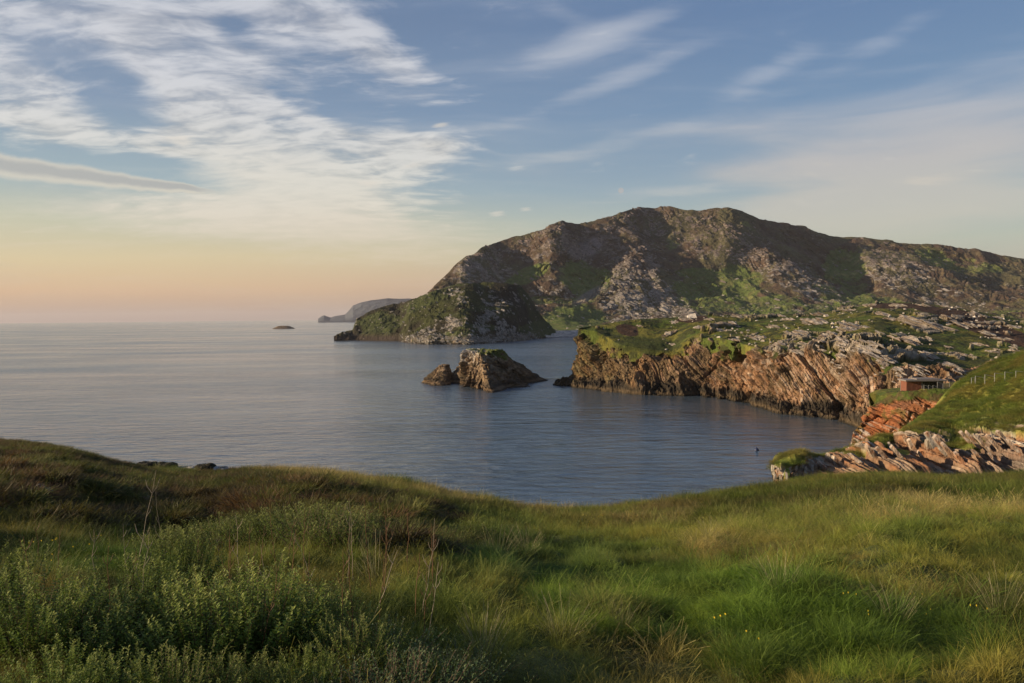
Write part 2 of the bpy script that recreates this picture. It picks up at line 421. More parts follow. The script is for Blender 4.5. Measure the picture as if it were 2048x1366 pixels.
# distance grows from the shore up to the crest; flatter ground low down
crest = np.interp(pxs, [760, 860, 1000, 1130, 1300, 1450, 1700, 2048, 2700], [2150, 2300, 2700, 2800, 3050, 3000, 3100, 3000, 2600])
f_ = np.clip((by - py) / 200.0, 0, 2)
dep = 1490 + (crest - 1490) * (0.52 * (1 - np.exp(-(by - py) / 22.0)) + 0.48 * t ** 1.0)
PX = np.broadcast_to(pxs, py.shape)
def mnt(cx, cy, rx, ry, rot, amt):
    return amt * sst(ell(PX, py, cx, cy, rx, ry, rot), 0, 1)
rel = (mnt(1105, 480, 62, 70, -10, 130) + mnt(960, 545, 90, 90, 30, 110) - mnt(1195, 530, 60, 80, 0, 110) + mnt(1090, 560, 70, 40, -10, 110) - mnt(1010, 555, 50, 70, 40, 60)
       + mnt(1290, 560, 110, 130, -35, 170) + mnt(1240, 440, 90, 80, 20, 80) - mnt(1450, 560, 120, 90, -20, 150) + mnt(1380, 440, 70, 60, -30, 90) + mnt(1455, 460, 80, 120, -40, 110)
       + mnt(1560, 520, 160, 60, -35, 150) - mnt(1690, 540, 60, 110, 35, 150) + mnt(1820, 560, 170, 75, -15, 170) + mnt(1590, 590, 130, 40, -20, 90) - mnt(1900, 520, 200, 25, -8, 70)
       + mnt(1150, 650, 60, 40, 0, 60) - mnt(1130, 600, 60, 30, 0, 60) + mnt(1130, 580, 30, 16, 0, 50) - mnt(1340, 520, 50, 60, -30, 70) - mnt(1400, 600, 110, 30, 0, 60))
dep = dep - rel * .5
G = W(PX, py, dep)
edge = 1 - 0.55 * sst(t, 0.9, 1.0)
low_ = sst(t, 0.02, 0.2)
n_a = ridged(G * [1, .8, .6], 330, 4, .5, 3); n_b = ridged(G, 90, 4, .55, 9); n_c = fbm(G, 28, 3, .6, 21)
dz_ = (n_a - .62) * 60 + (n_b - .6) * 26 + (n_c - .5) * 9
G[..., 2] += dz_ * low_ * edge
nM = np.array([.50, -.30, .81]); tM = np.array([.72, -.30, -.62])
bM = G @ nM + (fbm(G, 120, 3, .5, 61) - .5) * 70; tt_M = G @ tM
va, ja, _ = blocks(bM, tt_M, 26, 80, 62, .15, .08); vb, jb_, _ = blocks(bM, tt_M, 11, 30, 63, .2, .1)
rockm0 = sst(fbm(G, 150, 3, .55, 64), .38, .6) * sst(t, .05, .25) * (1 - .6 * sst(t, .93, 1))
G = G + np.array([0, -1.0, .45]) * (((va - .5) * 9 - ja * 4 + (vb - .5) * 4.5 - jb_ * 2) * rockm0)[..., None]
# sides and back so that the hill is a body
top = G[-1]
back1 = top + [0, 260, -55]; back2 = top * [1, 1, .45] + [0, 900, 0]; back3 = top * [1, 1, 0] + [0, 2200, -3]
G = np.concatenate([G, back1[None], back2[None], back3[None]], 0)
PX2, PY2 = P(G)
nrm = gnorm(G)
steep = 1 - np.abs(nrm[..., 2])
# rock, green pasture and heather by place
def E(cx, cy, rx, ry, rot=0.0, k=1.0): return k * sst(ell(PX2, PY2, cx, cy, rx, ry, rot), 0, .55)
def mx(l):
    r = l[0]
    for a in l[1:]: r = np.maximum(r, a)
    return r
rockm = mx([E(1110, 478, 55, 60, 0, .9), E(960, 540, 95, 80, 35, .85), E(1200, 490, 90, 60, 20, .8), E(1300, 450, 120, 60, 0, .7), E(1260, 560, 70, 120, -25, .9), E(1320, 620, 130, 75, -25, 1.0), E(1400, 470, 110, 60, -20, .7),
            E(1480, 490, 120, 50, -30, .8), E(1560, 540, 140, 45, -32, .75), E(1640, 590, 120, 40, -25, .8), E(1100, 575, 60, 30, -8, .7), E(1590, 620, 120, 22, -5, .6), E(1790, 540, 110, 55, -15, .75), E(1880, 590, 150, 40, -18, .55),
            E(1245, 620, 60, 70, 0, .8), E(1140, 590, 25, 15, 0, .9), E(1060, 500, 50, 40, 0, .7)])
greenm = mx([E(1170, 555, 75, 60, 0, .95), E(1050, 555, 75, 22, 28, .95), E(1150, 640, 95, 50, 0, .9), E(1110, 600, 100, 14, 0, .8), E(1430, 590, 130, 55, 0, .9), E(1330, 490, 50, 25, 10, .6), E(1560, 610, 250, 30, 0, .8),
             E(1690, 545, 60, 80, 35, .85), E(1740, 600, 170, 25, -15, .7), E(1920, 525, 120, 25, -10, .5), E(1480, 560, 70, 40, 0, .6), E(1990, 640, 200, 25, 0, .6), E(1390, 545, 60, 14, 0, .8)])
nz1 = fbm(G, 120, 5, .6, 31); nz2 = fbm(G, 26, 4, .6, 41); nz3 = fbm(G * [1, 1, 1.6], 9, 2, .6, 51)
gm = sst(greenm * 1.0 + (nz1 - .5) * 1.6 + (nz2 - .5) * .6 - rockm * .25, .30, .62)
rm = sst(rockm * .60 + (nz2 - .5) * 1.4 + (nz3 - .5) * 1.1 + steep * .3, .50, .82) * .85 * (1 - .7 * gm)
cols = np.zeros(G.shape) + (.080, .052, .036)
cols = mixc(cols, (.105, .080, .045), sst(nz2, .35, .65))
cols = mixc(cols, (.088, .090, .040), sst(nz1, .42, .58) * .6)
cols = mixc(cols, (.10, .13, .032), gm)
cols = mixc(cols, (.15, .15, .05), gm * sst(nz2, .5, .7))
upper = sst(G[..., 2], 120, 330)
rockc = lerp(np.array([.36, .33, .30]), np.array([.28, .225, .205]), upper[..., None])
vbt = np.concatenate([vb, vb[-1:], vb[-1:], vb[-1:]], 0); jbt = np.concatenate([np.maximum(ja, jb_)] + [ja[-1:]] * 3, 0)
rm = np.clip(rm * (.55 + .9 * vbt) - .35 * jbt, 0, 1)
cols = cols + (rockc - cols) * (rm * .9)[..., None]
scree = mx([E(1185, 493, 40, 22, 35, 1), E(1160, 500, 30, 20, 0, .8), E(1180, 590, 50, 12, 28, .9)])
cols = mixc(cols, (.24, .19, .175), scree * .8)
sand = sst(3.2 - G[..., 2], 0, 2) * sst(PX2, 1050, 1075)
cols = mixc(cols, (.42, .33, .26), sand)
MAT_FAR = land_material('far_hillside', 6.0, .9)
mtn = tag(grid_obj('mountain', G, MAT_FAR, cols, rm), kind='structure')
MROCK = rm; MG = G

# ---------------------------------------------------------------- dark knoll at the foot of the mountain
ks = [(668, 681), (690, 673), (705, 664), (709, 650), (714, 640), (735, 627), (760, 617), (800, 609), (830, 598), (870, 584), (920, 569), (970, 563), (1010, 566), (1040, 573), (1058, 592), (1076, 624), (1088, 642), (1100, 656), (1108, 666), (1114, 671)]
kw = [(668, 681.5), (720, 681), (800, 682.5), (818, 686), (860, 688.5), (940, 688.5), (1000, 684.5), (1060, 679.5), (1090, 676.5), (1114, 674)]
ks = np.array(ks, float); kw = np.array(kw, float)
NU, NV = 760, 190
pxs = np.linspace(668, 1114, NU); sk = np.interp(pxs, ks[:, 0], ks[:, 1]); wl = np.interp(pxs, kw[:, 0], kw[:, 1])
t = np.linspace(0, 1, NV)[:, None]
wd = S(pxs, wl)[:, 1]
ext = np.interp(pxs, [668, 720, 860, 960, 1060, 1114], [30, 120, 260, 300, 160, 20])
py = wl + (sk - wl) * t; PX = np.broadcast_to(pxs, py.shape)
dep = wd + ext * (t ** 1.25)
dep = dep - 45 * sst(ell(PX, py, 930, 640, 70, 70, 0), 0, 1) - 40 * sst(ell(PX, py, 1010, 630, 60, 60, -30), 0, 1) + 15 * sst(ell(PX, py, 975, 620, 50, 80, -20), 0, 1) - 25 * sst(ell(PX, py, 860, 640, 60, 60, 0), 0, 1) * t - 18 * sst(ell(PX, py, 860, 678, 60, 12), 0, 1) - 10 * sst(ell(PX, py, 960, 680, 60, 10), 0, 1)
G = W(PX, py, dep)
e_ = sst(t, 0, .12) * (1 - .6 * sst(t, .9, 1))
G[..., 2] += ((ridged(G, 110, 4, .55, 77) - .6) * 24 + (ridged(G, 30, 4, .6, 78) - .6) * 10 + (fbm(G, 7, 3, .6, 79) - .5) * 3.5) * e_
n0 = gnorm(G)
G = G + n0 * ((ridged(G * [1, 1, .5], 16, 3, .6, 82) - .5) * 5 * (1 - sst(t, .10, .3)) * sst(t, 0, .05))[..., None] * np.array([1, 1, .3])
base = G[:1] * [1, 1, 0] + [0, -6, -3]; top = G[-1:]
G = np.concatenate([base, G, top + [4, 60, -14], top * [1, 1, .4] + [25, 190, 0], top * [1, 1, 0] + [50, 320, -3]], 0)
PX2, PY2 = P(G); nrm = gnorm(G)
nz1 = fbm(G, 60, 4, .6, 91); nz2 = fbm(G, 14, 4, .6, 92); nz3 = fbm(G, 4, 2, .6, 93)
tt = np.concatenate([[0], np.linspace(0, 1, NV), [1, 1, 1]])[:, None]
greenm = mx([E(760, 650, 70, 40, 20, .9), E(960, 655, 60, 10, 0, 1), E(920, 668, 60, 9, 0, .9), E(850, 600, 120, 18, 22, .7), E(1080, 660, 70, 25, 0, .9), E(960, 618, 60, 8, 0, .7), E(900, 630, 40, 8, 0, .6)])
rockm = mx([E(890, 652, 65, 26, 20, .9), E(965, 648, 60, 26, 45, .95), E(1020, 665, 60, 22, -30, .9), E(915, 592, 40, 20, -40, .8), E(985, 600, 50, 35, -50, .7), E(1030, 600, 30, 16, 20, .7)])
gm = sst(greenm + (nz1 - .5) * 1.2 + (nz2 - .5) * .6, .42, .75)
rm = sst(rockm * .62 + (nz2 - .5) * 1.5 + (nz3 - .5) * 1.3, .50, .80)
cols = np.zeros(G.shape) + np.array((.032, .028, .016))
cols = mixc(cols, (.055, .06, .018), sst(nz1, .4, .65))
cols = cols * .85; cols = mixc(cols, (.060, .072, .024), gm * .85); cols = mixc(cols, (.30, .26, .23), rm * .8)
shore = (1 - sst(G[..., 2], 3, 15 + 8 * (nz1 - .5))) * sst(PX2, 800, 830) * (1 - sst(PX2, 1050, 1090))
cols = mixc(cols, (.25, .20, .16), shore * sst(nz2, .3, .6))
cols = mixc(cols, (.05, .038, .03), (1 - sst(G[..., 2], 4, 16)) * (1 - sst(PX2, 790, 830)))
cols = mixc(cols, (.04, .030, .022), 1 - sst(G[..., 2], 1.2, 3.0)); rm = np.maximum(rm, shore)
MAT_MID = land_material('mid_hillside', 2.5, 1.0)
knoll = tag(grid_obj('hill', G, MAT_MID, cols, rm), kind='structure')
KROCK = rm; KG = G

# beach between the knoll and the nearer headland
bx = np.linspace(1040, 1200, 90); nb = 14
up = np.linspace(0, 1, nb)[:, None]
wl = np.interp(bx, [1040, 1075, 1100, 1160, 1200], [681, 677.5, 675.6, 673.8, 674])
A = S(bx, wl, 0.0)[None] * np.ones((nb, 1, 1)) + np.stack([up * 0 + 0 * bx, up * 55 + 0 * bx, .02 + up * 11 + 0 * bx], -1)
A[0, :, 2] = -1; A[0, :, 1] -= 8
A[..., 2] += (fbm(A, 9, 3, .6, 5) - .5) * .8
cols = mixc(np.zeros(A.shape) + (.62, .50, .41), (.42, .33, .27), sst(fbm(A, 6, 3, .6, 6), .45, .65)); cols = mixc(cols, (.16, .13, .11), 1 - sst(A[..., 2], .4, 1.6))
tag(grid_obj('beach', A, MAT_MID, cols, A[..., 0] * 0), kind='structure')

# far headland on the horizon
fs = np.array([(636, 637.5), (642, 633), (648, 630.5), (655, 633.5), (660, 635.5), (668, 632.5), (690, 629), (697, 622), (706, 611), (722, 605), (745, 600), (775, 596.5), (800, 597.5), (820, 597), (850, 603), (900, 622), (960, 634)], float)
pxs = np.linspace(636, 960, 260); sk = np.interp(pxs, fs[:, 0], fs[:, 1]); NVF = 46
t = np.linspace(0, 1, NVF)[:, None]; b_ = hor(pxs) + 5.9
py = b_ + (sk - b_) * t; PX = np.broadcast_to(pxs, py.shape)
G = W(PX, py, 8300 + 900 * t ** 1.2 + 0 * PX)
G[0, :, 2] = -3
G[..., 2] += (ridged(G, 420, 4, .6, 5) - .6) * 70 * sst(t, 0, .3) * (1 - .8 * sst(t, .8, 1)) * sst(PX, 690, 720)
top = G[-1:]; G = np.concatenate([G, top * [1, 1, .5] + [0, 500, 0], top * [1, 1, 0] + [0, 1200, -5]], 0)
nz = fbm(G, 260, 4, .6, 8)
cols = mixc(np.zeros(G.shape) + (.06, .068, .085), (.09, .10, .115), sst(nz, .4, .6))
tag(grid_obj('distant_headland', G, MAT_FAR, cols, nz), kind='structure')

# ---------------------------------------------------------------- rocky headland across the cove
def seapt(px, py, z=0.0): return S(px, py, z)
wlp = [(1103, 770), (1122, 773.5), (1145, 775), (1175, 778), (1200, 782), (1250, 787), (1300, 791), (1350, 792), (1400, 795), (1440, 799), (1500, 810), (1550, 827), (1600, 832), (1660, 839), (1700, 849), (1750, 862), (1830, 885), (1920, 905), (2050, 930), (2400, 990)]
topp = [(1157, 656), (1190, 662), (1215, 676), (1240, 690), (1300, 700), (1345, 702), (1362, 688), (1385, 678), (1440, 676), (1500, 692), (1560, 700), (1620, 702), (1680, 702), (1740, 707), (1780, 726), (1820, 744), (1880, 752), (1960, 752), (2100, 752), (2400, 760)]
skyp = [(1159, 654), (1200, 649.5), (1260, 640), (1320, 635), (1400, 630.5), (1480, 632.5), (1560, 628), (1640, 625), (1700, 616), (1760, 606), (1830, 605), (1900, 612), (1950, 621), (2000, 631), (2048, 640), (2120, 652), (2250, 668), (2400, 680)]
LO = 1103; 
def key(pts, lo, hi): return [(p[0] - lo) / (hi - lo) for p in pts]
def mkrow(pts, depth, lo, hi, fn=None):
    o = []
    for p in pts:
        k = (p[0] - lo) / (hi - lo); w = W(p[0], p[1], depth(p[0])) if fn is None else fn(p)
        o.append([*w, k])
    return np.array(o)
wr = mkrow(wlp, None, 1103, 2400, lambda p: S(p[0], p[1]))
off = lambda r, dx, dy, z: np.column_stack([r[:, 0] + dx, r[:, 1] + dy, z + 0 * r[:, 0], r[:, 3]])
ltop = off(wr, 1.8, 3.2, 2.2)
foot = wr.copy(); foot[:, 0] += 4.0; foot[:, 1] += 5; foot[:, 2] = 4.5
foot[0, 0] += 6; foot[1, 0] += 3.0                     # wall starts right of the low ledge
wdi = lambda px: np.interp(px, [p[0] for p in wlp], wr[:, 1])
dtop = lambda px: wdi(px - (1157 - 1103) * max(0, 1 - (px - 1103) / 400)) + np.interp(px, [1157, 1240, 1350, 1450, 1600, 1750, 1960, 2400], [-6, 5, 17, 14, 20, 26, 60, 90])
tr = mkrow(topp, dtop, 1157, 2400)
midl = tr.copy(); 
footi = np.stack([np.interp(tr[:, 3], foot[:, 3], foot[:, k]) for k in range(3)], -1)
midr = np.column_stack([lerp(footi, tr[:, :3], .52) + np.array([.6, 1.0, 0]), tr[:, 3]])
midr[:, 2] += 1.0
dsky = lambda px: np.interp(px, [1159, 1200, 1320, 1480, 1700, 1830, 2048, 2400], [398, 410, 432, 440, 440, 430, 400, 330])
sr = mkrow(skyp, dsky, 1159, 2400)
# remap key of the skyline so columns stay roughly on the same bearing
ti = lambda r, k: np.stack([np.interp(k, r[:, 3], r[:, j]) for j in range(3)], -1)
kq = np.linspace(0, 1, 40)
def between(ra, rb, f, dz): 
    a = ti(ra, kq); b = ti(rb, kq); m = lerp(a, b, f); m[:, 2] += dz * np.minimum(kq * 12, 1); return np.column_stack([m, kq])
m1 = between(tr, sr, .35, 1.5); m2 = between(tr, sr, .7, 2.0)
bk1 = sr.copy(); bk1[:, 1] += 45; bk1[:, 0] += 4; bk1[:, 2] -= 9
bk2 = sr.copy(); bk2[:, 1] += 120; bk2[:, 0] += 12; bk2[:, 2] = -3
under = off(wr, -1, -5, -3.0)
rows = [under, wr, ltop, foot, midr, tr, m1, m2, sr, bk1, bk2]
NUH = 1350
UH = np.concatenate([np.linspace(0, .74, 1230), np.linspace(.74, 1, 121)[1:]])
G, VV = loft(rows, UH, [4, 10, 10, 75, 75, 70, 70, 55, 12, 8], bu=2, bv=2)
# close the seaward end
cap = G[:, :1].copy(); cap[:, :, 0] += 9; cap[:, :, 1] += 26; cap[:, :, 2] = np.minimum(cap[:, :, 2] * .4, 8) - 3
cap2 = lerp(cap, G[:, :1], .55)
n0 = gnorm(blur(blur(G, 8, 1), 8, 0))
vv = VV[:, None] * np.ones((1, NUH))
cliffm = sst(vv, 2.6, 3.3) * (1 - sst(vv, 4.9, 5.5)); ledgem = sst(vv, .9, 1.4) * (1 - sst(vv, 3.0, 3.6))
PX1, PY1 = P(G)
sd = np.array([.5, -.866, 0]); nf = np.array([-.866, -.5, 0]); zz_ = np.array([0, 0, 1.0])
Nb = sd * .56 + zz_ * .80 + nf * .06; Tb = sd * .80 - zz_ * .56
# rock patches on top: outcropping ribs
def E1(cx, cy, rx, ry, rot=0.0, k=1.0): return k * sst(ell(PX1, PY1, cx, cy, rx, ry, rot), 0, .6)
outc = mx([E1(1335, 680, 22, 60, -30, .9), E1(1365, 640, 45, 12, 10, .6), E1(1470, 672, 90, 30, -20, .9), E1(1540, 690, 130, 34, -10, .9), E1(1600, 660, 90, 22, -10, .8), E1(1690, 650, 55, 22, -15, .8), E1(1660, 690, 90, 28, -10, .9), E1(1850, 645, 75, 26, -22, 1.0),
           E1(1740, 625, 120, 12, 0, .6), E1(1740, 690, 70, 26, -20, .8), E1(1790, 705, 80, 24, -30, .9), E1(1820, 675, 60, 18, -10, .7), E1(1960, 640, 130, 24, -14, .8), E1(1880, 700, 90, 14, -15, .5), E1(1980, 720, 90, 12, -10, .5), E1(1930, 660, 110, 15, -15, .6),
           E1(1860, 735, 60, 14, -15, .7), E1(1540, 640, 180, 9, 0, .5), E1(1400, 650, 60, 14, 10, .5), E1(1480, 635, 60, 5, 0, .8)])
wpd = (fbm(G, 14, 3, .5, 101) - .5)
b_ = G @ Nb + wpd * 2.6 + (fbm(G, 45, 2, .5, 103) - .5) * 7; t_ = G @ Tb + (fbm(G, 10, 2, .5, 102) - .5) * 2
v1, j1, f1 = blocks(b_, t_, 6.0, 16, 3, .10, .05)
v0, j0, f0 = blocks(b_, t_, 15.0, 34, 2, .08, .04)
v2, j2, f2 = blocks(b_, t_, 2.2, 6.5, 7, .16, .08)
v3, j3, f3 = blocks(b_, t_, .95, 2.6, 13, .2, .12)
big = ridged((G @ Nb)[..., None] * np.array([1.0]) + wpd[..., None] * 10, 19, 2, .5, 111)
noise = (ridged(G, 5.5, 4, .6, 115) - .6)
big2 = ridged(G, 26, 3, .55, 112) - .6
mod = .25 + 1.5 * sst(fbm(G, 16, 3, .6, 113), .34, .64)
disp = (v0 - .5) * 5.5 - j0 * 1.6 + ((v1 - .5) * 1.9 - j1 * .9 + (v2 - .5) * 1.0 - j2 * .5) * mod + (v3 - .5) * .55 - j3 * .3 + (big - .6) * 2.0 + noise * 2.8 * (1.6 - mod * .6) + big2 * 10
grassn = .9 * sst(outc * .36 + (fbm(G, 9, 4, .6, 121) - .5) * 1.6 + (v2 - .5) * .5 - j2 * .2 + .05 * sst(PX1, 1450, 1600), .51, .61)
nzc = fbm(G, 7, 4, .6, 131)
brk = sst(vv + (nzc - .5) * 2.6 + (v1 - .5) * .9 - .45 * sst(PX1, 1470, 1560), 4.35, 4.65)              # broken upper rim of the cliff
rockf = np.maximum(1 - brk, grassn * sst(vv, 4.6, 5.0))
face = 1 - sst(vv, 5.0, 6.0)
endw = sst(UH, 0, .01)[None]
amp = lerp(.28, 1.0, face) * rockf * sst(vv, .6, 1.6)
G2 = G + n0 * (disp * amp)[..., None] * lerp(1.0, 1.0, 1)
G2 = G2 + np.array([0, 0, 1.0]) * (((v2 - .3) * .9 + .35 - j2 * .4) * grassn * sst(vv, 5.0, 5.4) * (1 - sst(vv, 8.0, 8.3)))[..., None]
G2[..., 2] += (1 - rockf) * ((fbm(G, 16, 3, .5, 141) - .5) * 2.6 + (fbm(G, 3, 3, .6, 142) - .5) * .7) * sst(vv, 4.8, 5.3) * (1 - .6 * sst(vv, 7.6, 8.0))
ledge = ledgem * (ridged(G, 4.0, 4, .6, 151) - .45) * 3.2
G2[..., 2] += ledge; G2[..., 1] -= np.abs(ledge) * .4
# colours
nA = fbm(G2, 11, 4, .6, 161); nB = fbm(np.stack([b_ * 1.4, t_ * .25], -1), 1.6, 4, .6, 162); nC = fbm(G2, 2.2, 3, .6, 163)
PX2, PY2 = P(G2)
cols = mixc(np.zeros(G2.shape) + BROWN, (.36, .18, .095), sst(nA + (nB - .5) * .8 + .10 * sst(PX2, 1350, 1500), .42, .62) * .8)
cols = mixc(cols, PINK, sst(nB, .42, .62) * (.30 + .55 * sst(PX2, 1480, 1620)))
cols = mixc(cols, (.15, .125, .05), (1 - sst(PX2, 1200, 1330)) * sst(nB * .6 + nA * .4, .42, .6) * .75)
pale = np.maximum(sst(vv + (nB - .5) * 1.0, 4.55, 5.1) * .85, sst(nB, .58, .72) * .5)
cols = mixc(cols, (.45, .37, .30), pale * rockf * (.35 + .65 * sst(PX2, 1330, 1480)))
cols = mixc(cols, (.09, .06, .045), j2 * .35)
cols = mixc(cols, (.07, .05, .03), (1 - sst(nC, .30, .45)) * .5)
zt = G2[..., 2] + (nA - .5) * 7
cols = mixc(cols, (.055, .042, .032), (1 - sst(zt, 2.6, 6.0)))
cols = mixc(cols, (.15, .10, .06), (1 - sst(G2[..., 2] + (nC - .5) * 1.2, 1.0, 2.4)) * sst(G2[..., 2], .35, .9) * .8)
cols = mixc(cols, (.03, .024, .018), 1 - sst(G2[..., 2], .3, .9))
gr = mixc(np.zeros(G2.shape) + GREEN, (.155, .135, .03), sst(fbm(G2, 12, 4, .6, 171), .4, .62) * .8)
gr = mixc(gr, (.050, .055, .018), sst(fbm(G2, 4, 3, .6, 172), .46, .62))
def E2(cx, cy, rx, ry, rot=0.0, k=1.0): return k * sst(ell(PX2, PY2, cx, cy, rx, ry, rot), 0, .5)
heath = mx([E2(1255, 660, 30, 16, -10, 1.2), E2(1385, 638, 40, 9, 5, 1.1), E2(1985, 660, 170, 22, -18, 1.1), E2(1800, 612, 90, 8, 0, 1.0), E2(1900, 625, 110, 12, -8, .9)])
gr = mixc(gr, HEATH, sst(heath + (fbm(G2, 6, 4, .6, 173) - .5) * 1.1, .45, .7))
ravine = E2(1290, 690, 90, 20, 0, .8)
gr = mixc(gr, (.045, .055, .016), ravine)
cols = cols * np.array([.80, .84, .80])
seamp = (1 - rockf)
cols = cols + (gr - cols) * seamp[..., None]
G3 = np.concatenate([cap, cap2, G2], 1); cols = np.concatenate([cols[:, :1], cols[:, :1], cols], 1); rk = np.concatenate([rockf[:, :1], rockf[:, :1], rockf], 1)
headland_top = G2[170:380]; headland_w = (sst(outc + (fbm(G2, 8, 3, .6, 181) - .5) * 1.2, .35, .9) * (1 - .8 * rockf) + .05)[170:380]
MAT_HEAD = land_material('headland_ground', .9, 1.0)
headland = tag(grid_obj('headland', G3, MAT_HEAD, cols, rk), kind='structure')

# ---------------------------------------------------------------- rocks standing in the sea
MAT_SEAROCK = land_material('sea_rock', .7, 1.0)
def sea_rock(name, base, top_, h, nring=70, nseg=260, seed=0, grass=False, power=.8, rough=1.0, pale_streaks=0.0, lean=(0, 0)):
    """base/top_: plan loops as (px, depth); h: height"""
    def loop(l, z):
        pts = np.array([W(p[0], 650, p[1]) for p in l]); c = pts[:, :2].mean(0)
        ang = np.arctan2(pts[:, 1] - c[1], pts[:, 0] - c[0]); o = np.argsort(ang); ang = ang[o]; pts = pts[o]
        th = np.linspace(-np.pi, np.pi, nseg, endpoint=False)
        a3 = np.concatenate([ang - 2 * np.pi, ang, ang + 2 * np.pi]); q = np.concatenate([pts, pts, pts])
        r = np.hypot(q[:, 0] - c[0], q[:, 1] - c[1]); rr = np.interp(th, a3, r)
        for _ in range(3): rr = .25 * np.roll(rr, 1) + .5 * rr + .25 * np.roll(rr, -1)
        return c, th, rr
    cb, th, rb = loop(base, 0); ct, _, rt = loop(top_, h)
    lv = np.concatenate([[-.12], np.linspace(0, 1, nring)])
    G = []
    for v in lv:
        k = np.clip(v, 0, 1) ** power; c = lerp(cb, ct, k); r = lerp(rb * (1.06 if v < 0 else 1), rt, k)
        G.append(np.stack([c[0] + r * np.cos(th), c[1] + r * np.sin(th), np.full(nseg, v * h)], -1))
    for s in (.8, .55, .3, .1):
        G.append(np.stack([ct[0] + rt * s * np.cos(th), ct[1] + rt * s * np.sin(th), np.full(nseg, h + (1 - s) * .4)], -1))
    G = np.array(G)
    n = gnorm(np.concatenate([G[:, -2:], G, G[:, :2]], 1))[:, 2:-2]
    n[..., :2] += 0
    outw = np.stack([np.cos(th), np.sin(th), 0 * th], -1)[None] * np.ones((len(G), 1, 1))
    Nb_ = np.array([.45, -.35, .8]); Nb_ /= np.linalg.norm(Nb_); Tb_ = np.array([.6, -.4, -.7])
    b = G @ Nb_ + (fbm(G, 6, 3, .5, seed + 1) - .5) * 5; t2 = G @ Tb_
    a1, q1, _ = blocks(b, t2, 3.2, 9, seed + 2, .14, .06); a2, q2, _ = blocks(b, t2, 1.1, 3, seed + 3, .2, .1)
    dd = ((a1 - .5) * 1.7 - q1 * .9 + (a2 - .5) * .7 - q2 * .35 + (ridged(G * [1, 1, .55], 8, 5, .62, seed + 4) - .6) * 9.5) * rough
    side = np.ones(len(lv)); fade = np.concatenate([side, [.7, .4, .2, .1]])[:, None]
    G = G + outw * (dd * fade)[..., None] * np.array([1, 1, 0])
    G[..., 2] += (ridged(G, 6, 4, .6, seed + 6) - .6) * 3.0 * rough * np.concatenate([[0, 0], sst(np.linspace(0, 1, nring), 0, .2)[1:], np.ones(4)])[:, None]
    nA = fbm(G, 5, 4, .6, seed + 7); nB = fbm(np.stack([b * 1.3, t2 * .3], -1), 1.4, 4, .6, seed + 8)
    cols = mixc(np.zeros(G.shape) + (.15, .10, .06), (.27, .19, .115), sst(nB, .4, .62)); cols = mixc(cols, (.08, .06, .035), sst(nA, .48, .62) * .8)
    cols = mixc(cols, (.46, .42, .37), sst(G[..., 2] / h * .8 + (nB - .5) * 1.4 - .15 * (G[..., 0] - ct[0]) / 8, .62, .95) * pale_streaks)  # pale streaks, stronger towards the top and the left
    cols = mixc(cols, (.05, .038, .028), (1 - sst(G[..., 2] + (nA - .5) * 4, 2.0, 4.6)) * .85)
    cols = mixc(cols, (.19, .125, .07), (1 - sst(G[..., 2] + (nA - .5) * 1.0, 1.2, 2.2)) * sst(G[..., 2], .5, .9) * .8)
    rk = np.ones(G.shape[:2])
    if grass:
        gm = sst(G[..., 2] / h + (nA - .5) * .45 + .10 * (G[..., 0] - ct[0]) / 8, .93, 1.0); cols = mixc(cols, (.11, .125, .03), gm); rk = 1 - gm
    return link_mesh(name, G.reshape(-1, 3), grid_faces(len(G), nseg, True), MAT_SEAROCK, None, cols.reshape(-1, 3), False, {'rock': rk.ravel()})
st1 = sea_rock('sea_stack', [(930, 436), (932, 420), (945, 398), (962, 384), (984, 369), (996, 376), (1012, 392), (1045, 420), (1088, 450), (1060, 458), (1000, 462), (950, 452)],
               [(933, 424), (938, 412), (952, 404), (968, 402), (986, 408), (997, 416), (988, 429), (960, 434), (940, 432)], 17.6, seed=200, grass=True, pale_streaks=.75, power=.78)
tag(st1, 'large flat-topped sea stack with thin grass cap in the middle of the bay', 'sea stack')
st2 = sea_rock('sea_stack', [(856, 422), (862, 412), (880, 412), (900, 424), (908, 434), (900, 444), (880, 446), (862, 438)],
               [(883, 430), (885, 428), (887, 429), (886, 432)], 9.6, 50, 160, 230, power=1.15, rough=.62)
tag(st2, 'small pointed pyramid rock left of the flat-topped sea stack', 'sea stack')
st3 = sea_rock('sea_stack', [(899, 440), (903, 426), (920, 420), (940, 426), (944, 440), (922, 450)], [(916, 434), (920, 431), (926, 434), (921, 438)], 8.2, 34, 110, 260, power=.8, rough=.38)
tag(st3, 'low dark rock wedged between pyramid rock and the flat-topped sea stack', 'sea stack')
sk1 = sea_rock('skerry', [(549, 3080), (560, 3040), (578, 3040), (586, 3090), (575, 3150), (556, 3150)], [(557, 3100), (566, 3080), (577, 3090), (572, 3110)], 10.5, 20, 80, 290, power=1.0, rough=.8)
tag(sk1, 'low dark skerry standing alone far out on the open sea', 'rock')
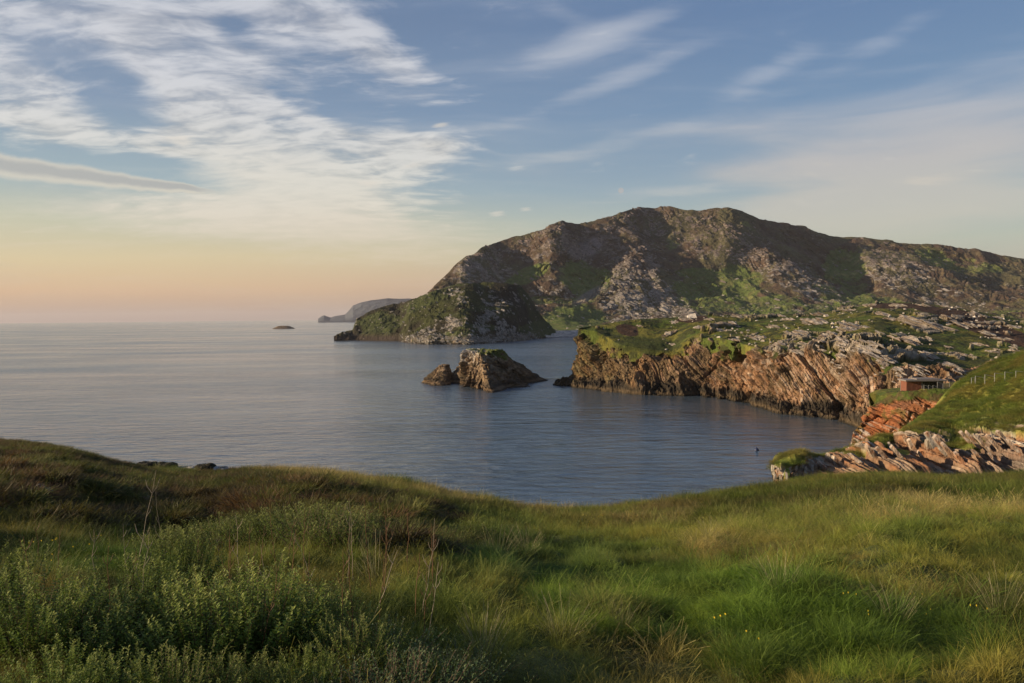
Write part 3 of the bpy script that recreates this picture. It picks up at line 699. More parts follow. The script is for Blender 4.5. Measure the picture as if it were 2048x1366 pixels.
# ---------------------------------------------------------------- near promontory: red rock face with the shelter on top
def crow(pts, lo=None, hi=None):
    lo = pts[0][0] if lo is None else lo; hi = pts[-1][0] if hi is None else hi
    return np.array([[*W(p[0], p[1], p[2]), (p[0] - lo) / (hi - lo)] for p in pts])
ra = [crow([(1694, 912, 202), (1760, 925, 198), (1850, 925, 194), (1975, 925, 188)]), crow([(1697, 903, 204), (1760, 908, 200), (1850, 905, 196), (1975, 900, 190)]),
      crow([(1703, 878, 205), (1760, 872, 203), (1820, 872, 199), (1900, 860, 192), (1975, 860, 186)]),
      crow([(1708, 861, 206), (1728, 850, 207), (1760, 838, 205), (1800, 832, 200), (1850, 826, 198), (1888, 820, 194), (1975, 810, 190)]),
      crow([(1730, 846, 208), (1742, 816, 208), (1775, 806, 206), (1815, 805, 201.5), (1850, 801, 200.5), (1888, 807, 198), (1975, 795, 193)]),
      crow([(1745, 812, 210), (1758, 795, 209), (1780, 788, 207), (1812, 781.5, 203), (1850, 780, 202.2), (1888, 779.5, 201), (1975, 776, 200)]),
      crow([(1760, 791, 214), (1775, 784, 214), (1812, 780, 213), (1860, 778, 212), (1900, 774, 211), (1975, 766, 206)])]
l_ = ra[-1]
ra.append(off(l_, 3, 14, l_[:, 2] - .6)); ra.append(off(l_, 12, 30, np.interp(l_[:, 3], [0, .3, 1], [2, 8, 16]))); ra.append(off(l_, 16, 46, np.interp(l_[:, 3], [0, .3, 1], [-3, -3, 10])))
G, VV = loft(ra, 420, [10, 40, 34, 60, 34, 34, 10, 10, 6], bu=3, bv=3)
vv = VV[:, None] * np.ones((1, 420)); n0 = gnorm(blur(G, 6, 0))
X_ = np.array([1.0, 0, 0]); Z_ = np.array([0, 0, 1.0]); Y_ = np.array([0, 1.0, 0])
NbA = X_ * .60 + Z_ * .78 + Y_ * .15; TbA = X_ * .78 - Z_ * .60
def rockdisp(G, Nb, Tb, s, seed, amp=1.0, tl=1.0, nz=1.2):
    b = G @ Nb + (fbm(G, 14 * s, 3, .5, seed) - .5) * 3.0 * s; t = (G @ Tb + (fbm(G, 6 * s, 2, .5, seed + 1) - .5) * 2 * s) / tl
    v1, j1, _ = blocks(b, t, 3.2 * s, 11 * s, seed + 2, .12, .06); v2, j2, _ = blocks(b, t, 1.15 * s, 4 * s, seed + 3, .17, .09); v3, j3, _ = blocks(b, t, .45 * s, 1.5 * s, seed + 4, .2, .12)
    d = ((v1 - .5) * 1.5 - j1 * .8 + (v2 - .5) * .75 - j2 * .4 + (v3 - .5) * .28 - j3 * .14 + (ridged(G, 3.2 * s, 4, .6, seed + 6) - .6) * nz) * s * amp
    return d, b, t, v2, j2, v3
d_, b_, t_, v2, j2, v3 = rockdisp(G, NbA, TbA, 1.0, 300)
nA = fbm(G, 6, 4, .6, 311); nC = fbm(G, 1.6, 3, .6, 312)
PXa, PYa = P(G)
rim = sst(vv + (nA - .5) * 1.1 + (v2 - .5) * .3, 3.95, 4.25)
rockf = 1 - rim
G2 = G + n0 * (d_ * rockf * sst(vv, .5, 1.2))[..., None]
G2[..., 2] += rim * ((fbm(G, 2.5, 3, .6, 313) - .5) * 1.2) * sst(vv, 4, 4.4) * (1 - .7 * sst(vv, 5.2, 5.8))
nB = fbm(np.stack([b_ * 1.5, t_ * .3], -1), 1.2, 4, .6, 314)
cols = mixc(np.zeros(G.shape) + (.29, .125, .06), (.37, .14, .06), sst(nA, .42, .62)); cols = mixc(cols, (.46, .27, .17), sst(nB, .5, .68) * .8)
cols = mixc(cols, PALE, sst(nB + (1 - sst(PXa, 1700, 1790)) * .25, .62, .8) * .8); cols = mixc(cols, (.16, .08, .05), sst(fbm(G, 4, 3, .6, 316), .56, .68) * .7)
cols = mixc(cols, (.10, .11, .03), sst(fbm(G, 3, 3, .6, 317), .62, .70) * .6)
gr = mixc(np.zeros(G.shape) + GREEN, (.19, .16, .035), sst(fbm(G, 5, 3, .6, 315), .45, .65) * .7); gr = mixc(gr, (.09, .055, .03), sst(fbm(G, 3, 3, .6, 318) + .25 * sst(PXa, 1810, 1840), .6, .72) * .7)
cols = cols + (gr - cols) * (1 - rockf)[..., None]
cap = G2[:, :1] * [1, 1, .7] + [10, 22, -3]; mid_ = lerp(cap, G2[:, :1], .6)
MAT_NEAR = land_material('near_cliff', .32, 1.0)
redcliff = tag(grid_obj('red_cliff', np.concatenate([cap, mid_, G2], 1), MAT_NEAR, np.concatenate([cols[:, :1]] * 2 + [cols], 1), np.concatenate([rockf[:, :1]] * 2 + [rockf], 1)), kind='structure')

# ---------------------------------------------------------------- near promontory: tilted slabs and the grass slope above them
LOb, HIb = 1541, 2420
rb_ = [crow([(1541, 1010, 91), (1600, 1000, 92), (1700, 985, 95), (1800, 975, 97), (1968, 968, 99), (2048, 960, 99), (2420, 950, 96)]),
       crow([(1541, 972, 96), (1600, 965, 97), (1700, 955, 99), (1800, 950, 101), (1968, 945, 103), (2048, 940, 102), (2420, 930, 98)]),
       crow([(1541, 940, 100), (1550, 928, 101), (1562, 921, 101), (1600, 914, 103), (1618, 923, 105), (1650, 924, 107), (1700, 908, 110), (1730, 896, 112), (1780, 887, 116), (1806, 876, 119), (1848, 864, 121), (1880, 872, 119), (1910, 886, 117), (1940, 866, 117), (1968, 862, 116), (2048, 871, 111), (2420, 890, 103)]),
       crow([(1541, 937.5, 101.5), (1550, 925, 102.5), (1562, 919, 103), (1600, 912, 105), (1618, 921, 107), (1650, 921.5, 109), (1700, 906, 113), (1730, 894, 115), (1780, 884.5, 119), (1806, 874, 123), (1830, 857, 130), (1860, 845, 138), (1888, 832, 145), (1905, 812, 152), (1945, 800, 152), (2048, 800, 130), (2420, 800, 115)]),
       crow([(1541, 936, 103), (1550, 924, 104), (1562, 918, 104.5), (1600, 910.5, 107), (1618, 920, 109), (1650, 920, 111), (1700, 904, 115), (1730, 892, 118), (1780, 883, 122), (1806, 872.5, 127), (1830, 852, 138), (1860, 832, 149), (1888, 817, 158), (1905, 795, 164), (1945, 761, 166), (2000, 756, 152), (2048, 751, 142), (2150, 742, 130), (2420, 715, 118)]),
       crow([(1543, 935.5, 104), (1551, 923.5, 105), (1562, 917.5, 105.5), (1600, 910, 108), (1618, 919.5, 110), (1650, 919.5, 112), (1700, 903.5, 116), (1730, 891.5, 119), (1780, 882.5, 124), (1806, 871.5, 129), (1830, 851, 142), (1860, 830, 154), (1888, 813.5, 163), (1905, 784, 171), (1925, 763, 175), (1950, 749, 176), (1990, 727, 173), (2048, 706, 168), (2150, 672, 160), (2420, 620, 150)])]
for r in rb_: r[:, 3] = (np.array(r[:, 3]))
l_ = rb_[-1]
rb_.append(off(l_, 3, 9, l_[:, 2] - 1.0)); rb_.append(off(l_, 10, 26, l_[:, 2] * .55)); rb_.append(off(l_, 14, 44, -3 + 12 * sst(l_[:, 3], .3, .6)))
UB = np.concatenate([np.linspace(0, .60, 1040), np.linspace(.60, 1, 91)[1:]]); NUB = len(UB)
G, VV = loft(rb_, UB, [20, 110, 30, 80, 26, 8, 8, 8], bu=2, bv=2)
vv = VV[:, None] * np.ones((1, NUB)); n0 = gnorm(blur(blur(G, 6, 0), 6, 1))
NbB = X_ * .80 + Z_ * .60 + Y_ * .05; TbB = X_ * .60 - Z_ * .80
PXb, PYb = P(G)
d_, b_, t_, v2, j2, v3 = rockdisp(G, NbB, TbB, .70, 340, 1.35, 2.0, .7)
bigr = ridged((G @ NbB)[..., None] + (fbm(G, 9, 2, .5, 341)[..., None] - .5) * 3, 5.5, 2, .5, 342)
nA = fbm(G, 4, 4, .6, 351); nC = fbm(G, 1.0, 3, .6, 352)
lim = np.interp(PXb, [1541, 1700, 1760, 1830, 2100], [3.6, 3.4, 2.6, 2.15, 2.1])
rim = sst(vv + (nA - .5) * .8 + (v2 - .5) * .5, lim - .08, lim + .14)
tuft = mx([k * sst(ell(PXb, PYb, x, y, rx, ry, 0), 0, .5) for x, y, rx, ry, k in ((1578, 920, 40, 13, 1.3), (1708, 915, 30, 9, 1.1), (1800, 905, 26, 10, 1), (1760, 893, 30, 7, 1), (1930, 890, 60, 18, .9), (1600, 960, 30, 12, .9), (1575, 945, 8, 14, .8), (1850, 890, 14, 9, .8))])
tuft = sst(tuft + (nA - .5) * .9, .42, .6)
rockf = (1 - rim) * (1 - tuft)
rockf = np.maximum(rockf, sst(fbm(G, 5, 4, .6, 353), .70, .74) * .6)
G2 = G + n0 * ((d_ + (bigr - .6) * 2.6) * rockf * (1 - sst(vv, 2.6, 4.0) * .8) * sst(vv, .3, 1))[..., None]
G2[..., 2] += (1 - rockf) * ((fbm(G, 7, 3, .5, 355) - .5) * 2.6 + (ridged(G, 2.2, 3, .6, 354) - .6) * 1.3) * sst(vv, 1.5, 2.2) * (1 - .5 * sst(vv, 4.6, 5.0))
nB = fbm(np.stack([b_ * 1.7, t_ * .3], -1), .9, 4, .6, 356)
cols = mixc(np.zeros(G.shape) + (.33, .20, .125), (.43, .20, .10), sst(nA, .48, .62) * .8); cols = mixc(cols, (.48, .36, .27), sst(nB, .44, .6) * .85)
cols = mixc(cols, (.52, .44, .36), sst(nB + .26 * sst(vv, 1.2, 2.0) - .12, .56, .74) * .85); cols = mixc(cols, (.13, .085, .06), j2 * .45)
cols = mixc(cols, (.62, .58, .50), (1 - sst(PXb, 1600, 1640)) * sst(nC, .45, .6) * .8)
cols = mixc(cols, (.15, .14, .13), sst(fbm(np.stack([b_, t_ * .2], -1), 3, 3, .5, 358), .6, .72) * .6)
cols = cols * np.array([.82, .82, .78])
gr = mixc(np.zeros(G.shape) + (.15, .18, .032), (.25, .22, .05), sst(fbm(G, 5, 4, .6, 357), .42, .62) * .85); gr = mixc(gr, (.045, .06, .016), sst(fbm(G, 2.6, 3, .6, 359), .55, .68) * .8)
gr = mixc(gr, (.085, .05, .028), sst(sst(ell(PXb, PYb, 2000, 735, 110, 18, 20), 0, .5) + (nA - .5), .4, .6) * .8)
cols = cols + (gr - cols) * (1 - rockf)[..., None]
cap = G2[:, :1] * [1, 1, .8] + [4, 9, -2.5]; mid_ = lerp(cap, G2[:, :1], .6)
# the slope runs on eastward
ks_ = np.linspace(0, 1, 26)[1:] ** 1.5
ex_ = np.stack([G2[:, -1] + np.array([190 * k, -30 * k, 0]) for k in ks_], 1)
ex_[..., 2] += (fbm(ex_, 22, 3, .5, 371) - .5) * 9 * ks_[None, :] ** .5
ex_[-14:, :, 1] += 60 * ks_[None]
nex = len(ks_); exr = np.repeat(rockf[:, -1:], nex, 1) * 0; exc = mixc(np.zeros(ex_.shape) + (.15, .18, .032), (.25, .22, .05), sst(fbm(ex_, 5, 3, .6, 372), .4, .6))
GB = np.concatenate([cap, mid_, G2, ex_], 1)
nearcliff = tag(grid_obj('slab_cliff', GB, MAT_NEAR, np.concatenate([cols[:, :1]] * 2 + [cols, exc], 1), np.concatenate([rockf[:, :1]] * 2 + [rockf, exr], 1)), kind='structure')
GRASS_B = (G2[..., :], 1 - rockf, vv)

# ---------------------------------------------------------------- grassy cliff top in the foreground
ED = np.array([(-2600, 760, 95), (-600, 842, 72), (-100, 878, 62), (0, 884, 60), (40, 886, 59), (100, 895, 56), (150, 909, 54), (200, 925, 52), (260, 938, 50), (310, 945, 50), (430, 948, 50), (480, 945, 46), (540, 944, 44), (620, 948, 42), (700, 960, 40), (740, 970, 39), (780, 968, 38), (820, 974, 37.5), (850, 983, 37), (900, 992, 37),
               (960, 1002, 36), (1010, 1012, 36), (1060, 1022, 36), (1150, 1026, 36), (1250, 1025, 36), (1320, 1018, 37), (1400, 1008, 38), (1450, 996, 40), (1500, 987, 42), (1560, 978, 44), (1620, 966, 46), (1700, 956, 48), (1800, 953, 50), (1900, 957, 52), (2000, 952, 53), (2048, 948, 54), (2300, 930, 58), (2600, 900, 60), (4600, 840, 80)], float)
EAZ = np.arctan((ED[:, 0] - 1024) / FPX)
EW = W(ED[:, 0], ED[:, 1], ED[:, 2]); ER = np.hypot(EW[:, 0], EW[:, 1]); EZ = EW[:, 2]
EAZ = np.concatenate([[-math.pi, -2.2], EAZ, [2.2, math.pi]]); ER = np.concatenate([[200, 140], ER, [140, 200]]); EZ = np.concatenate([[35.5, 34], EZ, [34, 35.5]])
Z0 = EYE - 1.72
def ground_z(x, y, detail=True):
    x = np.asarray(x, float); y = np.asarray(y, float)
    a = np.arctan2(x, y); r = np.hypot(x, y)
    re = np.interp(a, EAZ, ER); ze = np.interp(a, EAZ, EZ)
    q = r / re
    z = Z0 + (ze - Z0) * q ** 1.04
    k = np.maximum(r - re, 0)
    z = np.where(r > re, ze + (ze - Z0) / re * k - .034 * k ** 2, z)
    behind = sst(np.abs(a), 1.5, 2.1)
    z = lerp(z, Z0 + (ze - Z0) * np.minimum(q, 1.6), behind)
    mn = -3 + 13 * sst(a, .33, .42) * (1 - sst(r, 96, 112))
    z = np.maximum(z, mn)
    if detail:
        p = np.stack([x, y], -1)
        w = sst(r, .8, 4) 
        z = z + w * ((fbm(p, 7.5, 3, .5, 401) - .5) * .8 * sst(r, 5, 16) + (ridged(p, 2.2, 2, .5, 402) - .6) * .30 + (fbm(p, .55, 2, .5, 403) - .5) * .10 + (domes(p, .85, 404) - .4) * .19 * sst(x + .35 * y, -1, 2)) * (1 - .5 * sst(q, .85, 1))
    return z
an = np.concatenate([np.linspace(-math.pi, -.85, 70)[:-1], np.linspace(-.85, .85, 760), np.linspace(.85, math.pi, 70)[1:]])
rr = np.geomspace(.5, 118, 360); rr = np.concatenate([[.02], rr, [150, 200, 300]])
A_, R_ = np.meshgrid(an, rr)
X = R_ * np.sin(A_); Y = R_ * np.cos(A_)
Gf = np.stack([X, Y, ground_z(X, Y)], -1)
def zones(X3):
    """vegetation by place: heather, bright cushion grass, dry grass, tall dull grass"""
    px, py = P(X3); p = X3[..., :2]
    n1 = fbm(p, 4.5, 3, .6, 411); n2 = fbm(p, 1.4, 3, .6, 412)
    f = lambda cx, cy, rx, ry, rot=0.0, k=1.0: k * sst(ell(px, py, cx, cy, rx, ry, rot), 0, .5)
    he = mx([f(60, 930, 420, 60, -10, 1.2), f(330, 970, 500, 36, -3, .9), f(600, 1010, 330, 34, -3, 1.1), f(560, 965, 230, 18, -6, 1.0), f(650, 1040, 200, 22, 0, .9), f(820, 1075, 150, 30, -10, .9), f(700, 985, 180, 16, -8, .9), f(250, 1040, 260, 24, 0, .8), f(850, 1020, 140, 18, -18, .9), f(770, 995, 90, 14, -10, .8), f(-300, 950, 600, 120)])
    heath = sst(he + (n1 - .5) * 1.3 + (n2 - .5) * .5 - sst(px, 1000, 1100), .42, .62)
    cu = mx([f(1450, 1230, 420, 110, 0, 1.1), f(1700, 1290, 420, 100, 0, 1.1), f(1180, 1180, 200, 80, 0, .7), f(1360, 1160, 160, 40, 0, .8), f(1100, 1120, 300, 50, 0, .6), f(150, 1130, 260, 50, 0, .6)])
    cush = sst(cu + (n2 - .5) * 1.2, .40, .7)
    dr = mx([f(1150, 1340, 330, 60, 0, 1.1), f(1900, 1020, 300, 50, 0, .7), f(1350, 1040, 500, 40, -4, .8), f(1650, 1060, 400, 50, 0, .6), f(1800, 1190, 250, 50, 0, .5), f(1480, 1100, 200, 30, 0, .6), f(640, 955, 200, 16, -8, 1.1), f(300, 1010, 120, 14, 0, .8), f(900, 1000, 120, 16, -12, .8), f(990, 1090, 70, 60, 0, .5)])
    dry = sst(dr + (n1 - .5) * 1.0 + (n2 - .5) * .8, .35, .75)
    return heath, cush, dry, n1, n2
he_, cu_, dr_, n1_, n2_ = zones(Gf)
cols = mixc(np.zeros(Gf.shape) + (.060, .075, .020), (.13, .12, .04), dr_ * .8); cols = mixc(cols, (.040, .026, .016), he_); cols = mixc(cols, (.035, .06, .012), cu_ * .7)
q_ = np.hypot(Gf[..., 0], Gf[..., 1]) / np.interp(np.arctan2(Gf[..., 0], Gf[..., 1]), EAZ, ER)
cliffy = sst(q_, 1.12, 1.3) * (np.abs(A_) < 1.6)
cols = mixc(cols, (.30, .24, .19), cliffy * .8)
MAT_GROUND = land_material('turf_ground', .12, .8)
ground = tag(grid_obj('ground', Gf, MAT_GROUND, cols, cliffy), kind='structure')
# ---------------------------------------------------------------- loose rocks, outcrops
def rot_axis(yaw, tilt, roll):
    cy, sy = np.cos(yaw), np.sin(yaw); ct, st_ = np.cos(tilt), np.sin(tilt); cr, sr = np.cos(roll), np.sin(roll)
    n = len(yaw); Rz = np.zeros((n, 3, 3)); Ry = np.zeros((n, 3, 3)); Rx = np.zeros((n, 3, 3))
    Rz[:, 0, 0] = cy; Rz[:, 0, 1] = -sy; Rz[:, 1, 0] = sy; Rz[:, 1, 1] = cy; Rz[:, 2, 2] = 1
    Ry[:, 0, 0] = ct; Ry[:, 0, 2] = st_; Ry[:, 1, 1] = 1; Ry[:, 2, 0] = -st_; Ry[:, 2, 2] = ct
    Rx[:, 0, 0] = 1; Rx[:, 1, 1] = cr; Rx[:, 1, 2] = -sr; Rx[:, 2, 1] = sr; Rx[:, 2, 2] = cr
    return Rz @ Ry @ Rx
CUBE = np.array([[x, y, z] for x in (-1, 1) for y in (-1, 1) for z in (-1, 1)], float)
CF = np.array([[0, 1, 3, 2], [4, 6, 7, 5], [0, 4, 5, 1], [2, 3, 7, 6], [0, 2, 6, 4], [1, 5, 7, 3]])
def chunks(pos, size, yaw, tilt, roll, jit=.28, rng=RNG):
    n = len(pos); V = CUBE[None] * size[:, None, :] * (1 + (rng.random((n, 8, 3)) - .5) * 2 * jit)
    V[:, :, :2] *= np.where(CUBE[:, 2] > 0, .72, 1.0)[None, :, None]
    V = np.einsum('nij,nkj->nki', rot_axis(yaw, tilt, roll), V) + pos[:, None]
    F = (CF[None] + (np.arange(n) * 8)[:, None, None]).reshape(-1, 4)
    return V.reshape(-1, 3), F
def scatter_on(G, weight, n, rng=RNG):
    a = np.linalg.norm(np.cross(G[1:, :-1] - G[:-1, :-1], G[:-1, 1:] - G[:-1, :-1]), axis=-1)
    w = (a * weight[:-1, :-1]).ravel(); w /= w.sum()
    k = rng.choice(len(w), n, p=w); i, j = k // (G.shape[1] - 1), k % (G.shape[1] - 1)
    u, v = rng.random((2, n, 1))
    return G[i, j] * (1 - u) * (1 - v) + G[i + 1, j] * u * (1 - v) + G[i, j + 1] * (1 - u) * v + G[i + 1, j + 1] * u * v, i, j
MAT_BOULD = land_material('pale_boulders', 1.0, .6)
pk, i_, j_ = scatter_on(MG[:330], np.clip(MROCK[:330], 0, 1) ** 1.3 * (1 - .5 * sst(MG[:330, :, 2], 80, 380)) + .004, 19000)
sz = RNG.lognormal(0, .5, (19000, 1)) * np.array([[1.9, .75, .6]]) * (1 + RNG.random((19000, 3)) * .5)
V, F = chunks(pk + [0, 0, .1], sz, RNG.normal(-.5, .25, 19000), RNG.normal(.4, .2, 19000), RNG.normal(-.2, .2, 19000))
tone = RNG.random(19000)[:, None]; up_ = sst(pk[:, 2], 60, 300)[:, None]
cc = lerp(lerp(np.array([.34, .31, .28]), np.array([.21, .165, .15]), up_), np.array([.11, .085, .07]), tone ** .7 * .95)
tag(link_mesh('scattered_rocks', V, F, MAT_BOULD, None, np.repeat(cc, 8, 0)), 'countless pale weathered rocks strewn over the slopes of the big mountain', 'rocks', kind='stuff')
pk, i_, j_ = scatter_on(KG[1:191], np.clip(KROCK[1:191], 0, 1) ** 1.3 + .01, 1900)
sz = RNG.lognormal(0, .45, (1900, 1)) * np.array([[1.2, .5, .4]]) * (1 + RNG.random((1900, 3)) * .5)
V, F = chunks(pk, sz, RNG.normal(-.5, .3, 1900), RNG.normal(.5, .25, 1900), RNG.normal(-.2, .2, 1900))
cc = lerp(np.array([.30, .27, .24]), np.array([.10, .09, .07]), RNG.random((1900, 1)) * .8)
tag(link_mesh('scattered_rocks', V, F, MAT_BOULD, None, np.repeat(cc, 8, 0)), 'small pale rocks strewn over the dark knoll below the mountain', 'rocks', kind='stuff')

def bvh_of(o):
    me = o.data; n = len(me.vertices); co = np.empty(n * 3, np.float32); me.vertices.foreach_get('co', co); co = co.reshape(-1, 3)
    f = np.empty(len(me.polygons) * 4, np.int32); me.polygons.foreach_get('vertices', f)
    return BVHTree.FromPolygons(co.tolist(), f.reshape(-1, 4).tolist())
BV_H = bvh_of(headland)
def hit(bv, px, py):
    d = Vector(ray(px, py)).normalized()
    h = bv.ray_cast(Vector((0, 0, EYE)), d)
    return h[0]
MAT_OUT = land_material('outcrop_rock', .5, 1.0)
def outcrop(px, py, wpx, hpx, label, group, bv=BV_H, n=None, dirv=None, seed=0, palec=(.47, .41, .35), name='rock_outcrop', kindcat='rock outcrop'):
    c = hit(bv, px, py)
    if c is None: return None
    rng = np.random.default_rng(seed)
    d = c.y; L = .62 * wpx * d / FPX; H = .5 * hpx * d / FPX
    n = n or int(6 + wpx * .34)
    pos = np.stack([rng.normal(0, .26 * L, n), rng.normal(0, .30 * L, n) * .8, np.zeros(n)], -1)
    Z = []
    for p in pos:
        q = bv.ray_cast(Vector((c.x + p[0], c.y + p[1], 80)), Vector((0, 0, -1)))[0]
        Z.append((q.z if q else c.z) - c.z)
    pos[:, 2] = np.array(Z) + H * (.02 + .10 * rng.random(n))
    ln = rng.uniform(.20, .48, n) * L; th = rng.uniform(.06, .14, n) * H + .10
    sz = np.stack([ln, rng.uniform(.25, .6, n) * ln, th], -1)
    V, F = chunks(pos, sz, rng.normal(-.5, .10, n), rng.normal(.40, .07, n), rng.normal(-.25, .08, n), .24, rng)
    # cut every slab finer so that its edges break up
    V = V.reshape(n, 8, 3); C_ = []; FF = []
    base = 0; VV_ = []
    for k in range(n):
        g = []
        for fc in CF:
            a, b_, c_, d_ = V[k][fc]
            m = 4; u = np.linspace(0, 1, m + 1)
            gg = (a[None, None] * (1 - u)[:, None, None] * (1 - u)[None, :, None] + b_ * (1 - u)[:, None, None] * u[None, :, None] + d_ * u[:, None, None] * (1 - u)[None, :, None] + c_ * u[:, None, None] * u[None, :, None])
            VV_.append(gg.reshape(-1, 3)); FF.append(grid_faces(m + 1, m + 1, off=base)); base += (m + 1) ** 2
            C_.append(np.full(((m + 1) ** 2,), rng.random() * .15 + (k % 7) / 9))
    VV_ = np.concatenate(VV_); FF = np.concatenate(FF)[:, ::-1]; C_ = np.concatenate(C_)
    wpos = VV_ + np.array(c)
    k3 = [fbm(wpos + 31 * a, 1.1, 3, .6, 500 + a) - .5 for a in range(3)]
    VV_ = VV_ + np.stack(k3, -1) * min(.9, .22 * H + .15)
    cc = mixc(np.zeros(VV_.shape) + palec, (.36, .27, .20), sst(fbm(wpos, 1.5, 3, .6, 511), .42, .65)); cc = mixc(cc, (.20, .17, .14), C_ * .6)
    o = link_mesh(name, VV_, FF, MAT_OUT, None, cc, False, {'rock': np.ones(len(VV_))})
    o.location = c
    return tag(o, label, kindcat, group)
big = [(1845, 650, 95, 30, 'broad pale slanting slab outcrop, largest on the headland, just below its crest'), (1700, 652, 60, 22, 'wide white rock outcrop left of the broadest slab on the headland'),
       (1820, 684, 60, 24, 'peaked outcrop in the grass just below the broadest slab'), (1738, 700, 60, 26, 'stepped pale outcrop on the cliff lip, straight above the biggest cliff gully'),
       (1635, 645, 60, 20, 'low whitish outcrop in the grass near the middle of the headland crest'), (1765, 628, 36, 14, 'small bright outcrop right under the highest rocky crest of the headland'),
       (1338, 668, 16, 30, 'narrow rib of rock running down beside the grassy bowl of the headland'), (1600, 668, 60, 18, 'jagged pale outcrop above the middle of the orange cliff')]
sd_ = 900
for x, y, w_, h_, lb in big:
    outcrop(x, y, w_, h_, lb, None, seed=sd_); sd_ += 1
small = [(1372, 640, 30, 8), (1400, 655, 24, 10), (1440, 662, 26, 9), (1470, 648, 30, 8), (800, 660, 30, 12), (1520, 678, 36, 14), (1550, 655, 36, 10), (1560, 690, 34, 14), (1580, 640, 30, 8), (1470, 690, 26, 12), (1655, 672, 40, 12), (1690, 688, 36, 12),
         (1730, 655, 30, 12), (1760, 665, 22, 9), (1785, 640, 36, 14), (1775, 720, 40, 16), (1640, 700, 40, 16), (1600, 705, 36, 14), (1680, 715, 36, 14), (1900, 640, 40, 12), (1935, 652, 44, 14), (1975, 668, 40, 12), (2010, 680, 40, 12), (2030, 655, 36, 9),
         (1960, 690, 36, 9), (1990, 705, 30, 10), (1860, 712, 40, 10), (1900, 730, 46, 14), (1840, 740, 40, 12), (1925, 745, 36, 10), (1700, 622, 34, 8), (1740, 612, 34, 8), (1800, 612, 40, 8), (1850, 612, 34, 7), (1640, 630, 40, 7), (1560, 632, 40, 6), (1480, 634, 40, 5),
         (1420, 640, 24, 6), (1280, 652, 16, 5), (1860, 680, 24, 8), (1900, 695, 20, 7), (1930, 710, 26, 8), (1800, 745, 30, 14), (1765, 745, 34, 16), (1345, 690, 14, 12), (1350, 645, 20, 10), (1590, 622, 20, 5), (1900, 615, 34, 7), (1960, 628, 40, 8), (2000, 638, 34, 7), (2030, 700, 30, 10)]
ORD = 'leftmost second third fourth fifth sixth seventh eighth ninth tenth eleventh twelfth thirteenth fourteenth fifteenth sixteenth seventeenth eighteenth'.split()
def band(x, y):
    lo_ = np.interp(x, [1157, 1320, 1480, 1640, 1760, 1900, 2048], [655, 635, 632, 625, 606, 612, 640])
    lip = np.interp(x, [1157, 1345, 1440, 1680, 1780, 1900, 2048], [657, 702, 676, 702, 728, 750, 760])
    q = (y - lo_) / (lip - lo_)
    return 0 if q < .17 else 1 if q < .45 else 2 if q < .78 else 3
BN = ['along the skyline crest of the headland', 'on the upper grass of the headland', 'across the middle grass of the headland', 'on the broken lip above the orange cliff']
cnt = [0] * 4; small.sort()
for x, y, w_, h_ in small:
    b_i = band(x, y); o1 = ORD[cnt[b_i]]; cnt[b_i] += 1
    adj = ('small low' if w_ < 28 else 'long low' if h_ < 9 else 'stepped' if h_ > 13 else 'ragged')
    outcrop(x, y, w_, h_, f"{adj} pale outcrop, {o1}{' one' if o1 == 'leftmost' else ' from the left'} {BN[b_i]}", 'rock outcrops scattered over the headland', seed=sd_); sd_ += 1
# small stones between them
pk, i_, j_ = scatter_on(G2 if False else np.array(headland_top), headland_w, 420)
sz = RNG.lognormal(0, .45, (420, 1)) * np.array([[.42, .26, .18]]) * (1 + RNG.random((420, 3)) * .5)
V, F = chunks(pk + [0, 0, .1], sz, RNG.random(420) * 6.3, RNG.normal(.2, .3, 420), RNG.normal(0, .3, 420))
cc = lerp(np.array([.52, .47, .41]), np.array([.24, .19, .15]), RNG.random((420, 1)) * .8)
tag(link_mesh('loose_stones', V, F, MAT_OUT, None, np.repeat(cc, 8, 0)), 'many small white stones dotted over the grass of the headland', 'stones', kind='stuff')

